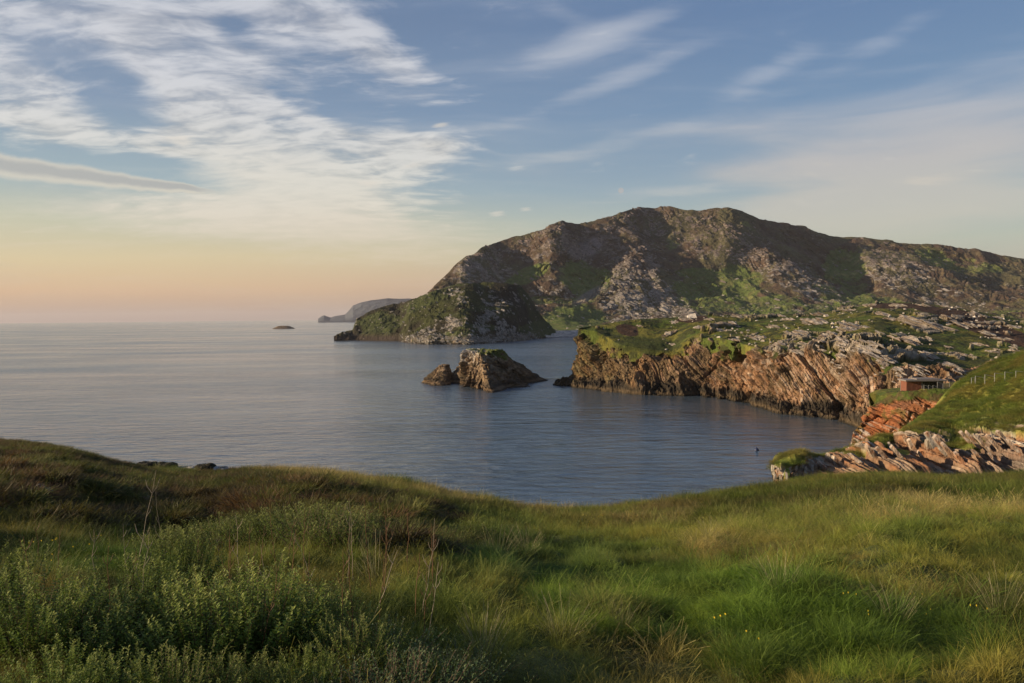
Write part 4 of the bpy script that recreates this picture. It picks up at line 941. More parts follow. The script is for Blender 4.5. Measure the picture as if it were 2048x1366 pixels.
# plates of rock standing out of the near cliff
BV_B = bvh_of(nearcliff)
BV_A = bvh_of(redcliff)
def slab(px, py, ln, th, dp, ang, tone, seed):
    c = hit(BV_B, px, py)
    if c is None: return
    ln *= .85; th *= .62; dp *= .8; tone = (tone[0] * .66, tone[1] * .66, tone[2] * .62)
    rng = np.random.default_rng(seed)
    m, q = 12, 5
    u = np.linspace(-1, 1, m + 1); v = np.linspace(-1, 1, q + 1); pts = []; FF = []; base = 0
    for ax, s in ((0, 1), (0, -1), (1, 1), (1, -1), (2, 1), (2, -1)):
        dims = [(1, 2), (0, 2), (0, 1)][ax]; ca_ = u if dims[0] == 0 else v; cb_ = v
        A1, B1 = np.meshgrid(ca_, cb_, indexing='ij'); g = np.zeros(A1.shape + (3,)); g[..., dims[0]] = A1; g[..., dims[1]] = B1; g[..., ax] = s
        pts.append(g.reshape(-1, 3)); f = grid_faces(*A1.shape, off=base); base += A1.size
        if (s > 0) == (ax == 1): f = f[:, ::-1]
        FF.append(f)
    p = np.concatenate(pts)
    taper = 1 - .55 * np.clip(p[:, :1], 0, 1) ** 2 * rng.uniform(.4, 1) - .3 * np.clip(-p[:, :1], 0, 1)
    p = p * np.array([ln, dp, th]) * np.concatenate([np.ones((len(p), 1)), taper, taper], 1)
    p[:, 0] += p[:, 2] * rng.normal(0, .6)
    ang = 90 if ang > 78 else ang + 8; a = math.radians(ang); R = np.array([[math.cos(a), 0, math.sin(a)], [0, 1, 0], [-math.sin(a), 0, math.cos(a)]])
    yv = rng.normal(-.25, .15); Ry = np.array([[math.cos(yv), -math.sin(yv), 0], [math.sin(yv), math.cos(yv), 0], [0, 0, 1]])
    p = p @ R.T @ Ry.T
    w = p + np.array(c)
    p = p + np.stack([fbm(w + 9 * k, .9, 4, .62, 600 + k) - .5 for k in range(3)], -1) * (.35 * th + .16)
    cc = mixc(np.zeros(p.shape) + tone, (.30, .16, .09), sst(fbm(w, .8, 3, .6, 611), .5, .68)); cc = mixc(cc, (.52, .45, .38), sst(fbm(w, .5, 3, .6, 612) + p[:, 2] * .1, .56, .70) * .6)
    o = link_mesh('rock_slab', p, np.concatenate(FF), MAT_NEAR, None, cc, False, {'rock': np.ones(len(p))})
    o.parent = nearcliff; o.location = c
sl_list = [(1868, 893, 2.6, .55, .8, 55, (.33, .32, .31)), (1890, 905, 3.0, .6, .9, 50, (.36, .33, .30)), (1856, 898, 1.6, .5, .7, 78, (.48, .40, .32)), (1905, 915, 2.8, .5, .8, 48, (.44, .27, .17)), (1830, 905, 2.4, .5, .8, 55, (.50, .36, .26)), (1800, 915, 2.2, .45, .7, 45, (.50, .38, .29)),
           (1770, 915, 2.0, .45, .6, 42, (.50, .34, .25)), (1745, 910, 1.8, .4, .6, 48, (.52, .40, .31)), (1718, 922, 1.8, .4, .6, 30, (.55, .42, .33)), (1680, 928, 1.6, .4, .6, 35, (.58, .46, .37)), (1650, 936, 1.5, .35, .5, 35, (.58, .46, .37)), (1815, 885, 1.2, .4, .5, 50, (.50, .36, .26)),
           (1940, 885, 2.4, .4, .7, 42, (.46, .32, .23)), (1958, 895, 3.2, .4, .7, 44, (.44, .29, .19)), (1980, 905, 3.4, .45, .8, 44, (.47, .32, .22)), (2000, 900, 3.0, .4, .7, 42, (.42, .29, .21)), (2020, 890, 3.0, .4, .7, 40, (.45, .32, .24)), (2038, 905, 2.6, .4, .7, 42, (.40, .28, .21)),
           (1965, 925, 2.4, .4, .6, 46, (.45, .28, .18)), (1925, 928, 2.2, .45, .6, 50, (.50, .25, .14)), (1850, 925, 2.0, .4, .6, 50, (.50, .30, .20)), (2000, 930, 2.4, .4, .6, 42, (.44, .30, .21)), (1783, 898, 1.2, .35, .5, 60, (.56, .44, .34)), (1738, 932, 1.6, .35, .5, 40, (.54, .40, .31))]
for k, a in enumerate(sl_list): slab(*a, seed=700 + k)
# pale stubs under the turf of the little knob at the seaward end
for k, (x, y) in enumerate([(1546, 940), (1556, 945), (1568, 943), (1550, 958), (1580, 940), (1592, 938), (1604, 934), (1562, 960), (1612, 942), (1625, 940), (1640, 934), (1574, 955)]):
    slab(x, y, .75, .28, .35, 80, (.62, .56, .48), 760 + k)

# ---------------------------------------------------------------- lookout shelter and railings
def flat_mat(name, col, rough=.7, metal=0.0, noise_scale=3.0, var=.35):
    m = bpy.data.materials.new(name); m.use_nodes = True; N = NT(m.node_tree); bs = N.n['Principled BSDF']
    tcn = N.node('ShaderNodeNewGeometry'); n = N.noise(tcn.outputs['Position'], noise_scale, 5, .65)
    c = N.vmath('SCALE', col, scale=N.rng(n, .25, .75, 1 - var, 1 + var, 'LINEAR')); N.l.new(c, bs.inputs['Base Color'])
    bs.inputs['Roughness'].default_value = rough; bs.inputs['Metallic'].default_value = metal
    bp = N.node('ShaderNodeBump'); bp.inputs['Strength'].default_value = .4; bp.inputs['Distance'].default_value = .02
    N.l.new(n, bp.inputs['Height']); N.l.new(bp.outputs[0], bs.inputs['Normal'])
    return m
M_CONC = flat_mat('weathered_concrete', (.20, .17, .15)); M_RUST = flat_mat('rust_red_boards', (.17, .060, .032)); M_WALL = flat_mat('grey_render', (.19, .15, .13)); M_RAIL = flat_mat('galvanised_rail', (.40, .39, .37), .45, .2); M_DARK = flat_mat('dark_window', (.05, .045, .04), .3)
def boxes(name, lst, mat, parent, bev=0.0):
    V = []; F = []; n = 0
    for (x0, x1, y0, y1, z0, z1) in lst:
        V.append(CUBE * [(x1 - x0) / 2, (y1 - y0) / 2, (z1 - z0) / 2] + [(x0 + x1) / 2, (y0 + y1) / 2, (z0 + z1) / 2]); F.append(CF + n); n += 8
    o = link_mesh(name, np.concatenate(V), np.concatenate(F), mat, parent)
    if bev:
        md = o.modifiers.new('bevel', 'BEVEL'); md.width = bev; md.segments = 2
    return o
def empty(name, loc, rz, label, cat, group=None):
    o = bpy.data.objects.new(name, None); COL.objects.link(o); o.location = loc; o.rotation_euler = (0, 0, rz)
    return tag(o, label, cat, group)
g0 = W(1813, 781, 205.0)
sh = empty('lookout_shelter', g0, math.radians(-4), 'low flat-roofed shelter with rust red wall on the grassy lip above the red cliff', 'shelter')
boxes('roof', [(-.6, 9.6, -1.1, 4.2, 2.42, 2.78)], M_CONC, sh, .03)
boxes('upper_roof', [(2.6, 8.2, .2, 4.0, 2.783, 3.05)], M_CONC, sh, .03)
for k in range(6): boxes('wall_board', [(.0 + k * .62, .605 + k * .62, 0 + .012 * (k % 2), .16, -1.2, 2.418)], M_RUST, sh, .01)
boxes('post', [(3.75, 4.05, -.05, .25, -1.2, 2.418)], M_CONC, sh)
boxes('back_wall', [(0, 9.2, 3.6, 3.8, -1, 2.418)], M_WALL, sh); boxes('end_wall', [(8.0, 9.25, .1, 3.597, -1.5, 2.418)], M_WALL, sh); boxes('inner_wall', [(4.053, 7.997, 1.6, 1.75, -1.2, 2.418)], M_WALL, sh)
for k in range(4): boxes('window', [(4.3 + k * .92, 5.1 + k * .92, 1.54, 1.597, .75, 2.0)], M_DARK, sh)
boxes('side_wall', [(0, .15, .163, 3.597, -1.2, 2.418)], M_RUST, sh)
def railing(px, py, d, panels, label, scale=1.0, pw=.05):
    """panels: (px0, ytop0, px1, ytop1, ybottom)"""
    o = empty('stair_railing', W(px, py, d), 0, label, 'railing')
    base = W(px, py, d)
    for a in panels:
        dd = a[5] if len(a) > 5 else d
        p0 = W(a[0], a[1], dd) - base; p1 = W(a[2], a[3], dd) - base; bt = (W(a[0], a[4], dd) - base)[2]; w = pw * scale
        def bar(name, q0, q1, r):
            q0 = Vector(q0); q1 = Vector(q1); dv = q1 - q0; L = dv.length
            b = boxes(name, [(-r, r, -r, r, 0, L)], M_RAIL, o); b.location = q0; b.rotation_euler = dv.to_track_quat('Z', 'Y').to_euler()
        bar('post', (p0[0], p0[1], bt - .5), p0, w); bar('post', (p1[0], p1[1], bt - .5), p1, w * .8); bar('handrail', p0, p1, w * .9)
        mid0 = p0 * [1, 1, .5] + [0, 0, bt * .5]; mid1 = p1 * [1, 1, .5] + [0, 0, bt * .5]
        bar('lower_rail', mid0 + [0, 0, -.1], mid1 + [0, 0, -.1], w * .3)
railing(1860, 781, 202.5, [(1848, 770, 1857, 773, 780), (1857, 770.5, 1866, 774, 780.5), (1866, 770.5, 1875, 774, 781), (1875, 764, 1886, 767.5, 780)], 'pale stepped railing in front of the rust red shelter', .85)
railing(1910, 772, 200.0, [(1899, 763.5, 1918.5, 764, 770), (1918.5, 757, 1920, 757, 768)], 'thin low rail with one tall post right of the shelter roof', .5)
railing(2010, 762, 146.0, [(1943, 755.5, 1950, 755.5, 762, 160), (1951, 752, 1968, 755.3, 762, 158), (1970, 749.2, 1989, 753.2, 763, 154), (1989.5, 746, 2009.5, 748.8, 763, 150), (2010, 743.8, 2031.5, 746.8, 762, 146), (2032, 741.8, 2052, 744.2, 761, 142), (2053, 739.5, 2076, 742.5, 760, 138)],
        'pale stepped railing climbing the grassy slope at the right edge', .8)

# boat far out in the cove: a tiny dark buoy
bp_ = S(1513, 901)
th = np.linspace(0, 2 * np.pi, 17)[:-1]; prof = [(.02, -.5), (.45, -.45), (.62, -.1), (.6, .25), (.4, .55), (.14, .72), (.12, .95), (.02, 1.0)]
Gb = np.array([[[r * math.cos(a), r * math.sin(a), z] for a in th] for r, z in prof])
bo = link_mesh('buoy', Gb.reshape(-1, 3), grid_faces(len(prof), 16, True), flat_mat('buoy_paint', (.02, .03, .08), .5), None, smooth=True); bo.location = bp_
tag(bo, 'tiny dark buoy floating alone in the cove below the red cliff', 'buoy')

# pale moon above the mountain
mo_dir = ray(1242, 381); mo_dir /= np.linalg.norm(mo_dir)
mm = bpy.data.materials.new('moon_surface'); mm.use_nodes = True; N = NT(mm.node_tree); N.n.clear()
o_ = N.node('ShaderNodeOutputMaterial'); em = N.node('ShaderNodeEmission'); tr_ = N.node('ShaderNodeBsdfTransparent'); mxn = N.node('ShaderNodeMixShader')
em.inputs[0].default_value = (.62, .58, .55, 1); em.inputs[1].default_value = .5
N.l.new(N.rng(N.noise(N.node('ShaderNodeTexCoord').outputs['Object'], 2.2, 3, .6), .35, .6, .15, .5), mxn.inputs[0]); N.l.new(tr_.outputs[0], mxn.inputs[1]); N.l.new(em.outputs[0], mxn.inputs[2]); N.l.new(mxn.outputs[0], o_.inputs[0])
u_ = np.linspace(0, np.pi, 17); w_ = np.linspace(0, 2 * np.pi, 33)[:-1]
Gm = np.stack([np.sin(u_)[:, None] * np.cos(w_), np.sin(u_)[:, None] * np.sin(w_), np.cos(u_)[:, None] + 0 * w_], -1)
Rm = 52000 * 5.5 / FPX
moon = link_mesh('moon', Gm.reshape(-1, 3) * Rm, grid_faces(17, 32, True), mm, None, smooth=True); moon.location = Vector(mo_dir) * 52000 + Vector((0, 0, EYE))
moon.visible_shadow = False
tag(moon, 'faint pale moon in the blue sky above the mountain', 'moon')

# ---------------------------------------------------------------- sea air
hz_ = boxes('haze', [(-43000, 43000, -43000, 43000, -4, 470)], None, None)
hm = bpy.data.materials.new('sea_air'); hm.use_nodes = True; N = NT(hm.node_tree); N.n.clear()
o_ = N.node('ShaderNodeOutputMaterial'); pvn = N.node('ShaderNodeVolumePrincipled'); N.l.new(pvn.outputs[0], o_.inputs['Volume'])
pvn.inputs['Color'].default_value = (.70, .67, .70, 1); pvn.inputs['Density'].default_value = 2.2e-5; pvn.inputs['Anisotropy'].default_value = .1
hz_.data.materials.append(hm)
tag(hz_, 'thin bluish sea air over the bay and the hills', 'haze', kind='stuff')
# ---------------------------------------------------------------- vegetation on the cliff top
def veg_material(name, instanced=True, trans=.35, rough=.6, hue_var=.25):
    m = bpy.data.materials.new(name); m.use_nodes = True; N = NT(m.node_tree); N.n.clear()
    o = N.node('ShaderNodeOutputMaterial')
    ca = N.node('ShaderNodeAttribute', attribute_name='Col')
    if instanced:
        ti = N.node('ShaderNodeAttribute', attribute_name='tint', attribute_type='INSTANCER')
        col = N.vmath('MULTIPLY', ca.outputs[0], ti.outputs[1])
    else:
        oi = N.node('ShaderNodeObjectInfo'); col = N.vmath('SCALE', ca.outputs[0], scale=N.rng(oi.outputs['Random'], 0, 1, .8, 1.2, 'LINEAR'))
    d = N.node('ShaderNodeBsdfPrincipled'); d.inputs['Roughness'].default_value = rough; d.inputs['Specular IOR Level'].default_value = .22
    t = N.node('ShaderNodeBsdfTranslucent'); mx_ = N.node('ShaderNodeMixShader'); mx_.inputs[0].default_value = trans
    N.l.new(col, d.inputs['Base Color']); N.l.new(col, t.inputs[0]); N.l.new(d.outputs[0], mx_.inputs[1]); N.l.new(t.outputs[0], mx_.inputs[2]); N.l.new(mx_.outputs[0], o.inputs[0])
    return m
M_BLADE = veg_material('grass_blades'); M_LEAF = veg_material('shrub_leaves', False, .4, .5)
def blades(n, radius, length, width, lean, curl, rng, segs=3, root=.45, tipc=(1, 1, 1), rootc=(.5, .55, .4), spread=1.0, heads=0.0):
    """n ribbons growing from a disc; returns V, F(tris->quads with repeated vertex avoided), colours"""
    a = rng.random(n) * 2 * np.pi; r = radius * np.sqrt(rng.random(n)); b = np.stack([r * np.cos(a), r * np.sin(a), np.zeros(n)], -1)
    out_ = a + rng.normal(0, .7, n); ln = length * rng.uniform(.6, 1.15, n); le = lean * (r / max(radius, 1e-6)) * spread + np.abs(rng.normal(0, .16, n))
    w = width * rng.uniform(.7, 1.3, n); fa = rng.random(n) * np.pi
    side = np.stack([np.cos(fa), np.sin(fa), 0 * fa], -1); dirh = np.stack([np.cos(out_), np.sin(out_), 0 * out_], -1)
    V = []; Cc = []; tcol = rng.uniform(.75, 1.25, n)[:, None]
    for k in range(segs + 1):
        t = k / segs; ang = le + curl * t * rng.uniform(.7, 1.3, n)
        p = b + dirh * (ln * t * np.sin(ang))[:, None] + np.array([0, 0, 1.0]) * (ln * t * np.cos(np.minimum(ang, 1.9)))[:, None]
        ww = w * (1 - t) ** .6 if not heads else w * (1 - .55 * t)
        if k == segs: ww = w * (.12 if not heads else heads)
        V.append(p - side * ww[:, None] / 2); V.append(p + side * ww[:, None] / 2)
        c = lerp(np.array(rootc, float), np.array(tipc, float), t ** .8) * tcol
        Cc += [c, c]
    V = np.stack(V, 1); Cc = np.stack(Cc, 1)
    F = np.array([[2 * k, 2 * k + 1, 2 * k + 3, 2 * k + 2] for k in range(segs)])
    F = (F[None] + (np.arange(n) * (2 * segs + 2))[:, None, None]).reshape(-1, 4)
    V[..., 2] -= .03
    return V.reshape(-1, 3), F, Cc.reshape(-1, 3)
def merge(l):
    V = []; F = []; Cc = []; n = 0
    for v, f, c in l: V.append(v); F.append(f + n); Cc.append(c); n += len(v)
    return np.concatenate(V), np.concatenate(F), np.concatenate(Cc)
def proto(name, l, mat):
    o = link_mesh(name, *[merge(l)[k] for k in (0, 1)], mat, None, merge(l)[2]); COL.objects.unlink(o); return o
def scatter_gn(name, pos, yaw, tilt, scale, idx, tint, protos, label, cat):
    """one object whose tufts are spread by geometry nodes"""
    me = bpy.data.meshes.new(name); n = len(pos); me.vertices.add(n); me.vertices.foreach_set('co', np.asarray(pos, np.float32).ravel())
    rot = np.zeros((n, 3), np.float32); rot[:, :2] = tilt; rot[:, 2] = yaw
    a = me.attributes.new('rot', 'FLOAT_VECTOR', 'POINT'); a.data.foreach_set('vector', rot.ravel())
    a = me.attributes.new('size', 'FLOAT', 'POINT'); a.data.foreach_set('value', np.asarray(scale, np.float32))
    a = me.attributes.new('pick', 'INT', 'POINT'); a.data.foreach_set('value', np.asarray(idx, np.int32))
    a = me.attributes.new('tint', 'FLOAT_COLOR', 'POINT'); a.data.foreach_set('color', np.concatenate([tint, np.ones((n, 1))], 1).astype(np.float32).ravel())
    o = bpy.data.objects.new(name, me); COL.objects.link(o)
    g = bpy.data.node_groups.new(name, 'GeometryNodeTree')
    g.interface.new_socket('Geometry', in_out='INPUT', socket_type='NodeSocketGeometry'); g.interface.new_socket('Geometry', in_out='OUTPUT', socket_type='NodeSocketGeometry')
    N = NT(g); gi = N.node('NodeGroupInput'); go = N.node('NodeGroupOutput'); ip = N.node('GeometryNodeInstanceOnPoints')
    ge = N.node('GeometryNodeGeometryToInstance')
    for p in protos[::-1]:
        oi = N.node('GeometryNodeObjectInfo'); oi.inputs[0].default_value = p; oi.inputs['As Instance'].default_value = True
        N.l.new(oi.outputs['Geometry'], ge.inputs[0])
    def na(nm, t):
        q = N.node('GeometryNodeInputNamedAttribute', data_type=t); q.inputs[0].default_value = nm; return [x for x in q.outputs if x.enabled][0]
    # instance list: join the prototypes in order
    jn = N.node('GeometryNodeJoinGeometry')
    N.n.remove(ge)
    for x in [y for y in N.n if y.bl_idname == 'GeometryNodeObjectInfo']: N.l.new(x.outputs['Geometry'], jn.inputs[0])
    N.l.new(gi.outputs[0], ip.inputs['Points']); N.l.new(jn.outputs[0], ip.inputs['Instance']); ip.inputs['Pick Instance'].default_value = True
    N.l.new(na('pick', 'INT'), ip.inputs['Instance Index']); N.l.new(na('size', 'FLOAT'), ip.inputs['Scale'])
    er = N.node('FunctionNodeEulerToRotation'); N.l.new(na('rot', 'FLOAT_VECTOR'), er.inputs[0]); N.l.new(er.outputs[0], ip.inputs['Rotation'])
    N.l.new(ip.outputs[0], go.inputs[0])
    md = o.modifiers.new('scatter', 'NODES'); md.node_group = g
    return tag(o, label, cat, kind='stuff')
rg = np.random.default_rng(5)
def gz(x, y): return float(ground_z(np.array([x, x]), np.array([y, y]))[0])
def tuft(n, radius, length, width, lean, curl, **k): return blades(n, radius, length, width, lean, curl, rg, **k)
P_short = [proto('grass_tuft', [tuft(60, .16, .26, .006, .55, .55), tuft(12, .14, .34, .005, .3, .3, tipc=(1.35, 1.15, .8))], M_BLADE) for _ in range(3)]
P_cush = [proto('grass_tuft', [tuft(260, .24, .30, .0045, .95, .55, tipc=(1.2, 1.15, .9), rootc=(.35, .45, .3)), tuft(14, .2, .36, .004, .5, .5, tipc=(1.6, 1.3, 1.0))], M_BLADE) for _ in range(3)]
P_dry = [proto('grass_tuft', [tuft(30, .18, .34, .004, .5, .7, tipc=(1.3, 1.15, .85)), tuft(16, .16, .52, .0032, .25, .45, tipc=(2.0, 1.55, 1.1), rootc=(.9, .8, .5), heads=1.6), tuft(30, .18, .16, .006, .9, .5, rootc=(.4, .4, .3))], M_BLADE) for _ in range(3)]
P_far = [proto('grass_tuft', [tuft(70, .42, .34, .011, .5, .5), tuft(12, .4, .46, .008, .2, .35, tipc=(1.7, 1.45, 1.0), rootc=(.8, .8, .5))], M_BLADE) for _ in range(3)]
PROTOS = P_short + P_cush + P_dry + P_far           # indices 0-2, 3-5, 6-8, 9-11
def sample_ground(dens, rmin, rmax, amin=-.80, amax=.80, rng=rg):
    area = .5 * (rmax ** 2 - rmin ** 2) * (amax - amin); n = int(area * dens)
    r = np.sqrt(rng.uniform(rmin ** 2, rmax ** 2, n)); a = rng.uniform(amin, amax, n)
    x = r * np.sin(a); y = r * np.cos(a)
    return np.stack([x, y, ground_z(x, y)], -1), r, a
L_ = []
for dens, r0, r1 in ((50, 1.0, 4), (75, 4, 10), (42, 10, 18), (24, 18, 28), (12, 28, 62)):
    p, r, a = sample_ground(dens, r0, r1, *((-1.3, 1.3) if r1 < 12 else (-1.15, 1.15) if r1 < 30 else (-.95, .95)))
    re = np.interp(a, EAZ, ER); keep = r < re + 2.5
    L_.append(p[keep])
pos = np.concatenate(L_); he, cu, dr, n1, n2 = zones(pos); r = np.hypot(pos[:, 0], pos[:, 1]); n = len(pos); u = rg.random(n)
keep = rg.random(n) > he * .86; pos = pos[keep]; he, cu, dr, n1, n2, r, u = [q[keep] for q in (he, cu, dr, n1, n2, r, u)]; n = len(pos)
far = r > 24
idx = rg.integers(0, 3, n) + np.where(far, 9, np.where(u < cu * .75, 3, np.where(u > 1 - (.20 + dr * .75), 6, 0)))
p2 = pos[:, :2]
m1 = fbm(p2, 3.0, 3, .6, 421); m2 = fbm(p2, .9, 2, .6, 422); m3 = fbm(p2, 12, 2, .5, 423)
t = mixc(np.zeros((n, 3)) + (.115, .150, .030), (.165, .165, .040), sst(m1 * .6 + m3 * .4, .4, .62)); t = mixc(t, (.070, .110, .024), sst(m2, .5, .68) * .8)
t = mixc(t, (.095, .175, .022), cu * .75); t = mixc(t, (.065, .12, .02), cu * sst(m2, .45, .6) * .7); t = mixc(t, (.27, .235, .10), dr * sst(m1 + (m2 - .5) * .8, .40, .66)); t = mixc(t, (.20, .15, .07), sst(fbm(p2, 1.1, 2, .6, 425), .68, .76) * .4)
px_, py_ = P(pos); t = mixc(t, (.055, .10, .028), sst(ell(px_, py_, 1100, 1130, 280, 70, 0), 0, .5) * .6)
t = t * (rg.uniform(.75, 1.25, n) * 1.45)[:, None]
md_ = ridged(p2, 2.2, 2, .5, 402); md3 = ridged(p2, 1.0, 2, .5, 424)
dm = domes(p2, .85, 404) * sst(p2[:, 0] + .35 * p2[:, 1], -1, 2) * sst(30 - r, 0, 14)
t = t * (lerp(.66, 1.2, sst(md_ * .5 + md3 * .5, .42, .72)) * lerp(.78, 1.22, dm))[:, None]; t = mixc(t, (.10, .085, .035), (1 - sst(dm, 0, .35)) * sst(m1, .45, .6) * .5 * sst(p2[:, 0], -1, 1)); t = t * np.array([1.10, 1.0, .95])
size = rg.uniform(.75, 1.25, n) * np.where(idx >= 9, .85, np.interp(r, [4, 14, 26], [.58, .72, .95])) * (.55 + .9 * m2) * np.where((idx >= 3) & (idx < 6), 1.0, 1)
tilt = rg.normal(0, .22, (n, 2)) + [0, .06]
size = size * lerp(1.0, .80 + .35 * dm, cu)
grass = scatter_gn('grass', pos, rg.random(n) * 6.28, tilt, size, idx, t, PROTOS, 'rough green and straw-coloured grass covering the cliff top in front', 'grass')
# far silhouettes: grass tufts on the near promontory
Gg, gw, gv = GRASS_B
pk, i_, j_ = scatter_on(Gg[100:], np.clip(gw[100:], 0, 1) * (gv[100:] < 5.3) + 1e-6, 16000)
keep = pk[:, 0] / pk[:, 1] < .68; pk = pk[keep]; m = len(pk)
pt = mixc(np.zeros((m, 3)) + (.13, .165, .032), (.20, .17, .045), sst(fbm(pk, 5, 3, .6, 431), .42, .64)); pt = mixc(pt, (.05, .07, .02), sst(fbm(pk, 2, 3, .6, 432), .55, .7) * .8); pt *= rg.uniform(.8, 1.6, (m, 1))
scatter_gn('grass', pk, rg.random(m) * 6.28, rg.normal(0, .2, (m, 2)), rg.uniform(.9, 2.0, m), rg.integers(9, 12, m) - 9, pt, P_far, 'wind-combed grass on the slope below the stepped railing', 'grass')

# heather: low brown woody cushions of many fine sprigs
def sprigs(n, radius, h, rng, leafc, tipc):
    V, F, Cc = blades(n, radius, h, .012, .9, .3, rng, segs=3, rootc=(.5, .42, .35), tipc=tipc)
    b = blades(n * 2, radius * .95, h * .8, .02, .8, .9, rng, segs=2, rootc=(.6, .6, .5), tipc=leafc)
    return merge([(V, F, Cc), b])
P_he = [proto('heather_tuft', [sprigs(150, .26, .22, rg, (1.0, 1.0, .8), (1.35, 1.15, .8))], M_BLADE) for _ in range(3)]
L_ = []
for dens, r0, r1 in ((14, 6, 20), (11, 20, 36), (8, 36, 66)):
    p, r, a = sample_ground(dens, r0, r1, -1.0, .15); re = np.interp(a, EAZ, ER); L_.append(p[r < re + 2.0])
pos = np.concatenate(L_); he, cu, dr, n1, n2 = zones(pos); keep = rg.random(len(pos)) < he * 1.1; pos = pos[keep]; n = len(pos)
m1 = fbm(pos[:, :2], 2.5, 3, .6, 441)
t = mixc(np.zeros((n, 3)) + (.066, .050, .022), (.080, .088, .022), sst(m1, .42, .6)); t = mixc(t, (.092, .058, .030), sst(fbm(pos[:, :2], 1.3, 2, .6, 442), .58, .7)); t *= rg.uniform(.8, 1.8, (n, 1))
scatter_gn('heather', pos, rg.random(n) * 6.28, rg.normal(0, .15, (n, 2)), rg.uniform(.8, 1.7, n) * (.8 + .7 * m1), rg.integers(0, 3, n), t, P_he, 'dark brown heather covering the left side of the cliff top', 'heather')

# little yellow and white flowers
def flower(rng, c):
    l = []
    for k in range(5):
        x, y = rng.normal(0, .10, 2); h = rng.uniform(.16, .3)
        st_ = np.array([[x, y, 0], [x + .003, y, 0], [x + .003, y, h], [x, y, h]]); l.append((st_, np.array([[0, 1, 2, 3]]), np.tile([.10, .16, .03], (4, 1))))
        q = np.array([[-1, -1, 0], [1, -1, .3], [1, 1, 0], [-1, 1, .3]]) * .0045 + [x, y, h]; l.append((q, np.array([[0, 1, 2, 3]]), np.tile(c, (4, 1))))
        q = np.array([[-1, 0, -1], [1, 0, -1], [1, 0, 1], [-1, 0, 1]]) * .006 + [x, y, h]; l.append((q, np.array([[0, 1, 2, 3]]), np.tile(c, (4, 1))))
    return l
P_fl = [proto('wildflower', flower(rg, c), M_BLADE) for c in ((.75, .55, .04), (.70, .68, .60))]
pos, r, a = sample_ground(.4, 4.5, 26); f_ = fbm(pos[:, :2], 2.2, 2, .5, 451); keep = f_ > .66; pos = pos[keep]; n = len(pos)
scatter_gn('wildflowers', pos, rg.random(n) * 6.28, rg.normal(0, .1, (n, 2)), rg.uniform(.8, 1.3, n), (rg.random(n) > .9).astype(int), np.ones((n, 3)), P_fl, 'tiny yellow and white flowers sprinkled in the grass', 'wildflowers')

# ---- leafy willow shrubs: upright woody shoots carrying alternate narrow leaves
M_TWIG = flat_mat('woody_stems', (.10, .060, .035), .8, 0, 20)
def leaf(base, d, up, L, w, c):
    d = d / np.linalg.norm(d); s = np.cross(d, up); s /= np.linalg.norm(s) + 1e-9; n = np.cross(s, d)
    v = [base, base + d * L * .4 + s * w + n * w * .35, base + d * L * .45, base + d * L * .4 - s * w + n * w * .35, base + d * L - n * L * .18]
    return np.array(v), np.array([[0, 1, 4, 2], [0, 2, 4, 3]]), np.array([c * .8, c, c * .9, c, c * 1.1])
def shrub_mesh(shoots, R, H, leafn, LL, col, tipcol, rng, lw=.24):
    LV = []; SV = []
    for k in range(shoots):
        a = rng.random() * 6.28; r = R * math.sqrt(rng.random()); bx = np.array([math.cos(a) * r * .55, math.sin(a) * r * .55, 0]); tp = np.array([math.cos(a) * r, math.sin(a) * r, H * rng.uniform(.72, 1.08) * (1 - .30 * (r / R) ** 2)])
        tp[:2] += rng.normal(0, .10, 2); md = lerp(bx, tp, .5) + [rng.normal(0, .03), rng.normal(0, .03), .05 * H]
        ts = np.linspace(0, 1, 6); cv = (1 - ts)[:, None] ** 2 * bx + 2 * (ts * (1 - ts))[:, None] * md + ts[:, None] ** 2 * tp
        for i in range(5):
            rr_ = .0055 * (1 - .75 * ts[i]); r2 = .0055 * (1 - .75 * ts[i + 1]); q = []
            for z_, rad in ((cv[i], rr_), (cv[i + 1], r2)):
                for ph in (0, 2.09, 4.19): q.append(z_ + [math.cos(ph) * rad, math.sin(ph) * rad, 0])
            SV.append((np.array(q), np.array([[0, 1, 4, 3], [1, 2, 5, 4], [2, 0, 3, 5]]), np.tile([.10, .06, .035], (6, 1))))
        nl = int(leafn * rng.uniform(.8, 1.2)); ph0 = rng.random() * 6.28
        for i in range(nl):
            tt_ = .12 + .88 * (i / nl) ** .85; p = (1 - tt_) ** 2 * bx + 2 * tt_ * (1 - tt_) * md + tt_ ** 2 * tp; ph = ph0 + i * 2.4 + rng.normal(0, .3)
            d = np.array([math.cos(ph), math.sin(ph), rng.uniform(.1, .9) + .9 * tt_ ** 4])
            L = LL * rng.uniform(.65, 1.15) * (1 - .35 * tt_ ** 3); c = lerp(np.array(col), np.array(tipcol), sst(tt_ * p[2] / H, .45, 1.0)) * rng.uniform(.7, 1.25)
            LV.append(leaf(p, d, np.array([0, 0, 1.0]), L, L * lw, c))
            if i % 3 == 0:
                p2 = p + d / np.linalg.norm(d) * L * .5 + rng.normal(0, .03, 3); LV.append(leaf(p2, d + rng.normal(0, .7, 3), np.array([0, 0, 1.0]), L * .9, L * lw * .9, c * .9))
    return merge(LV), merge(SV)
def put_shrub(protos, x, y, rz, sc, label, group, first={}):
    p = protos; o = p.copy(); COL.objects.link(o); o.location = (x, y, gz(x, y) - .05); o.rotation_euler = (0, 0, rz); o.scale = sc
    o['label'] = label
    for ch in p.children:
        c = ch.copy(); COL.objects.link(c); c.parent = o
    return o
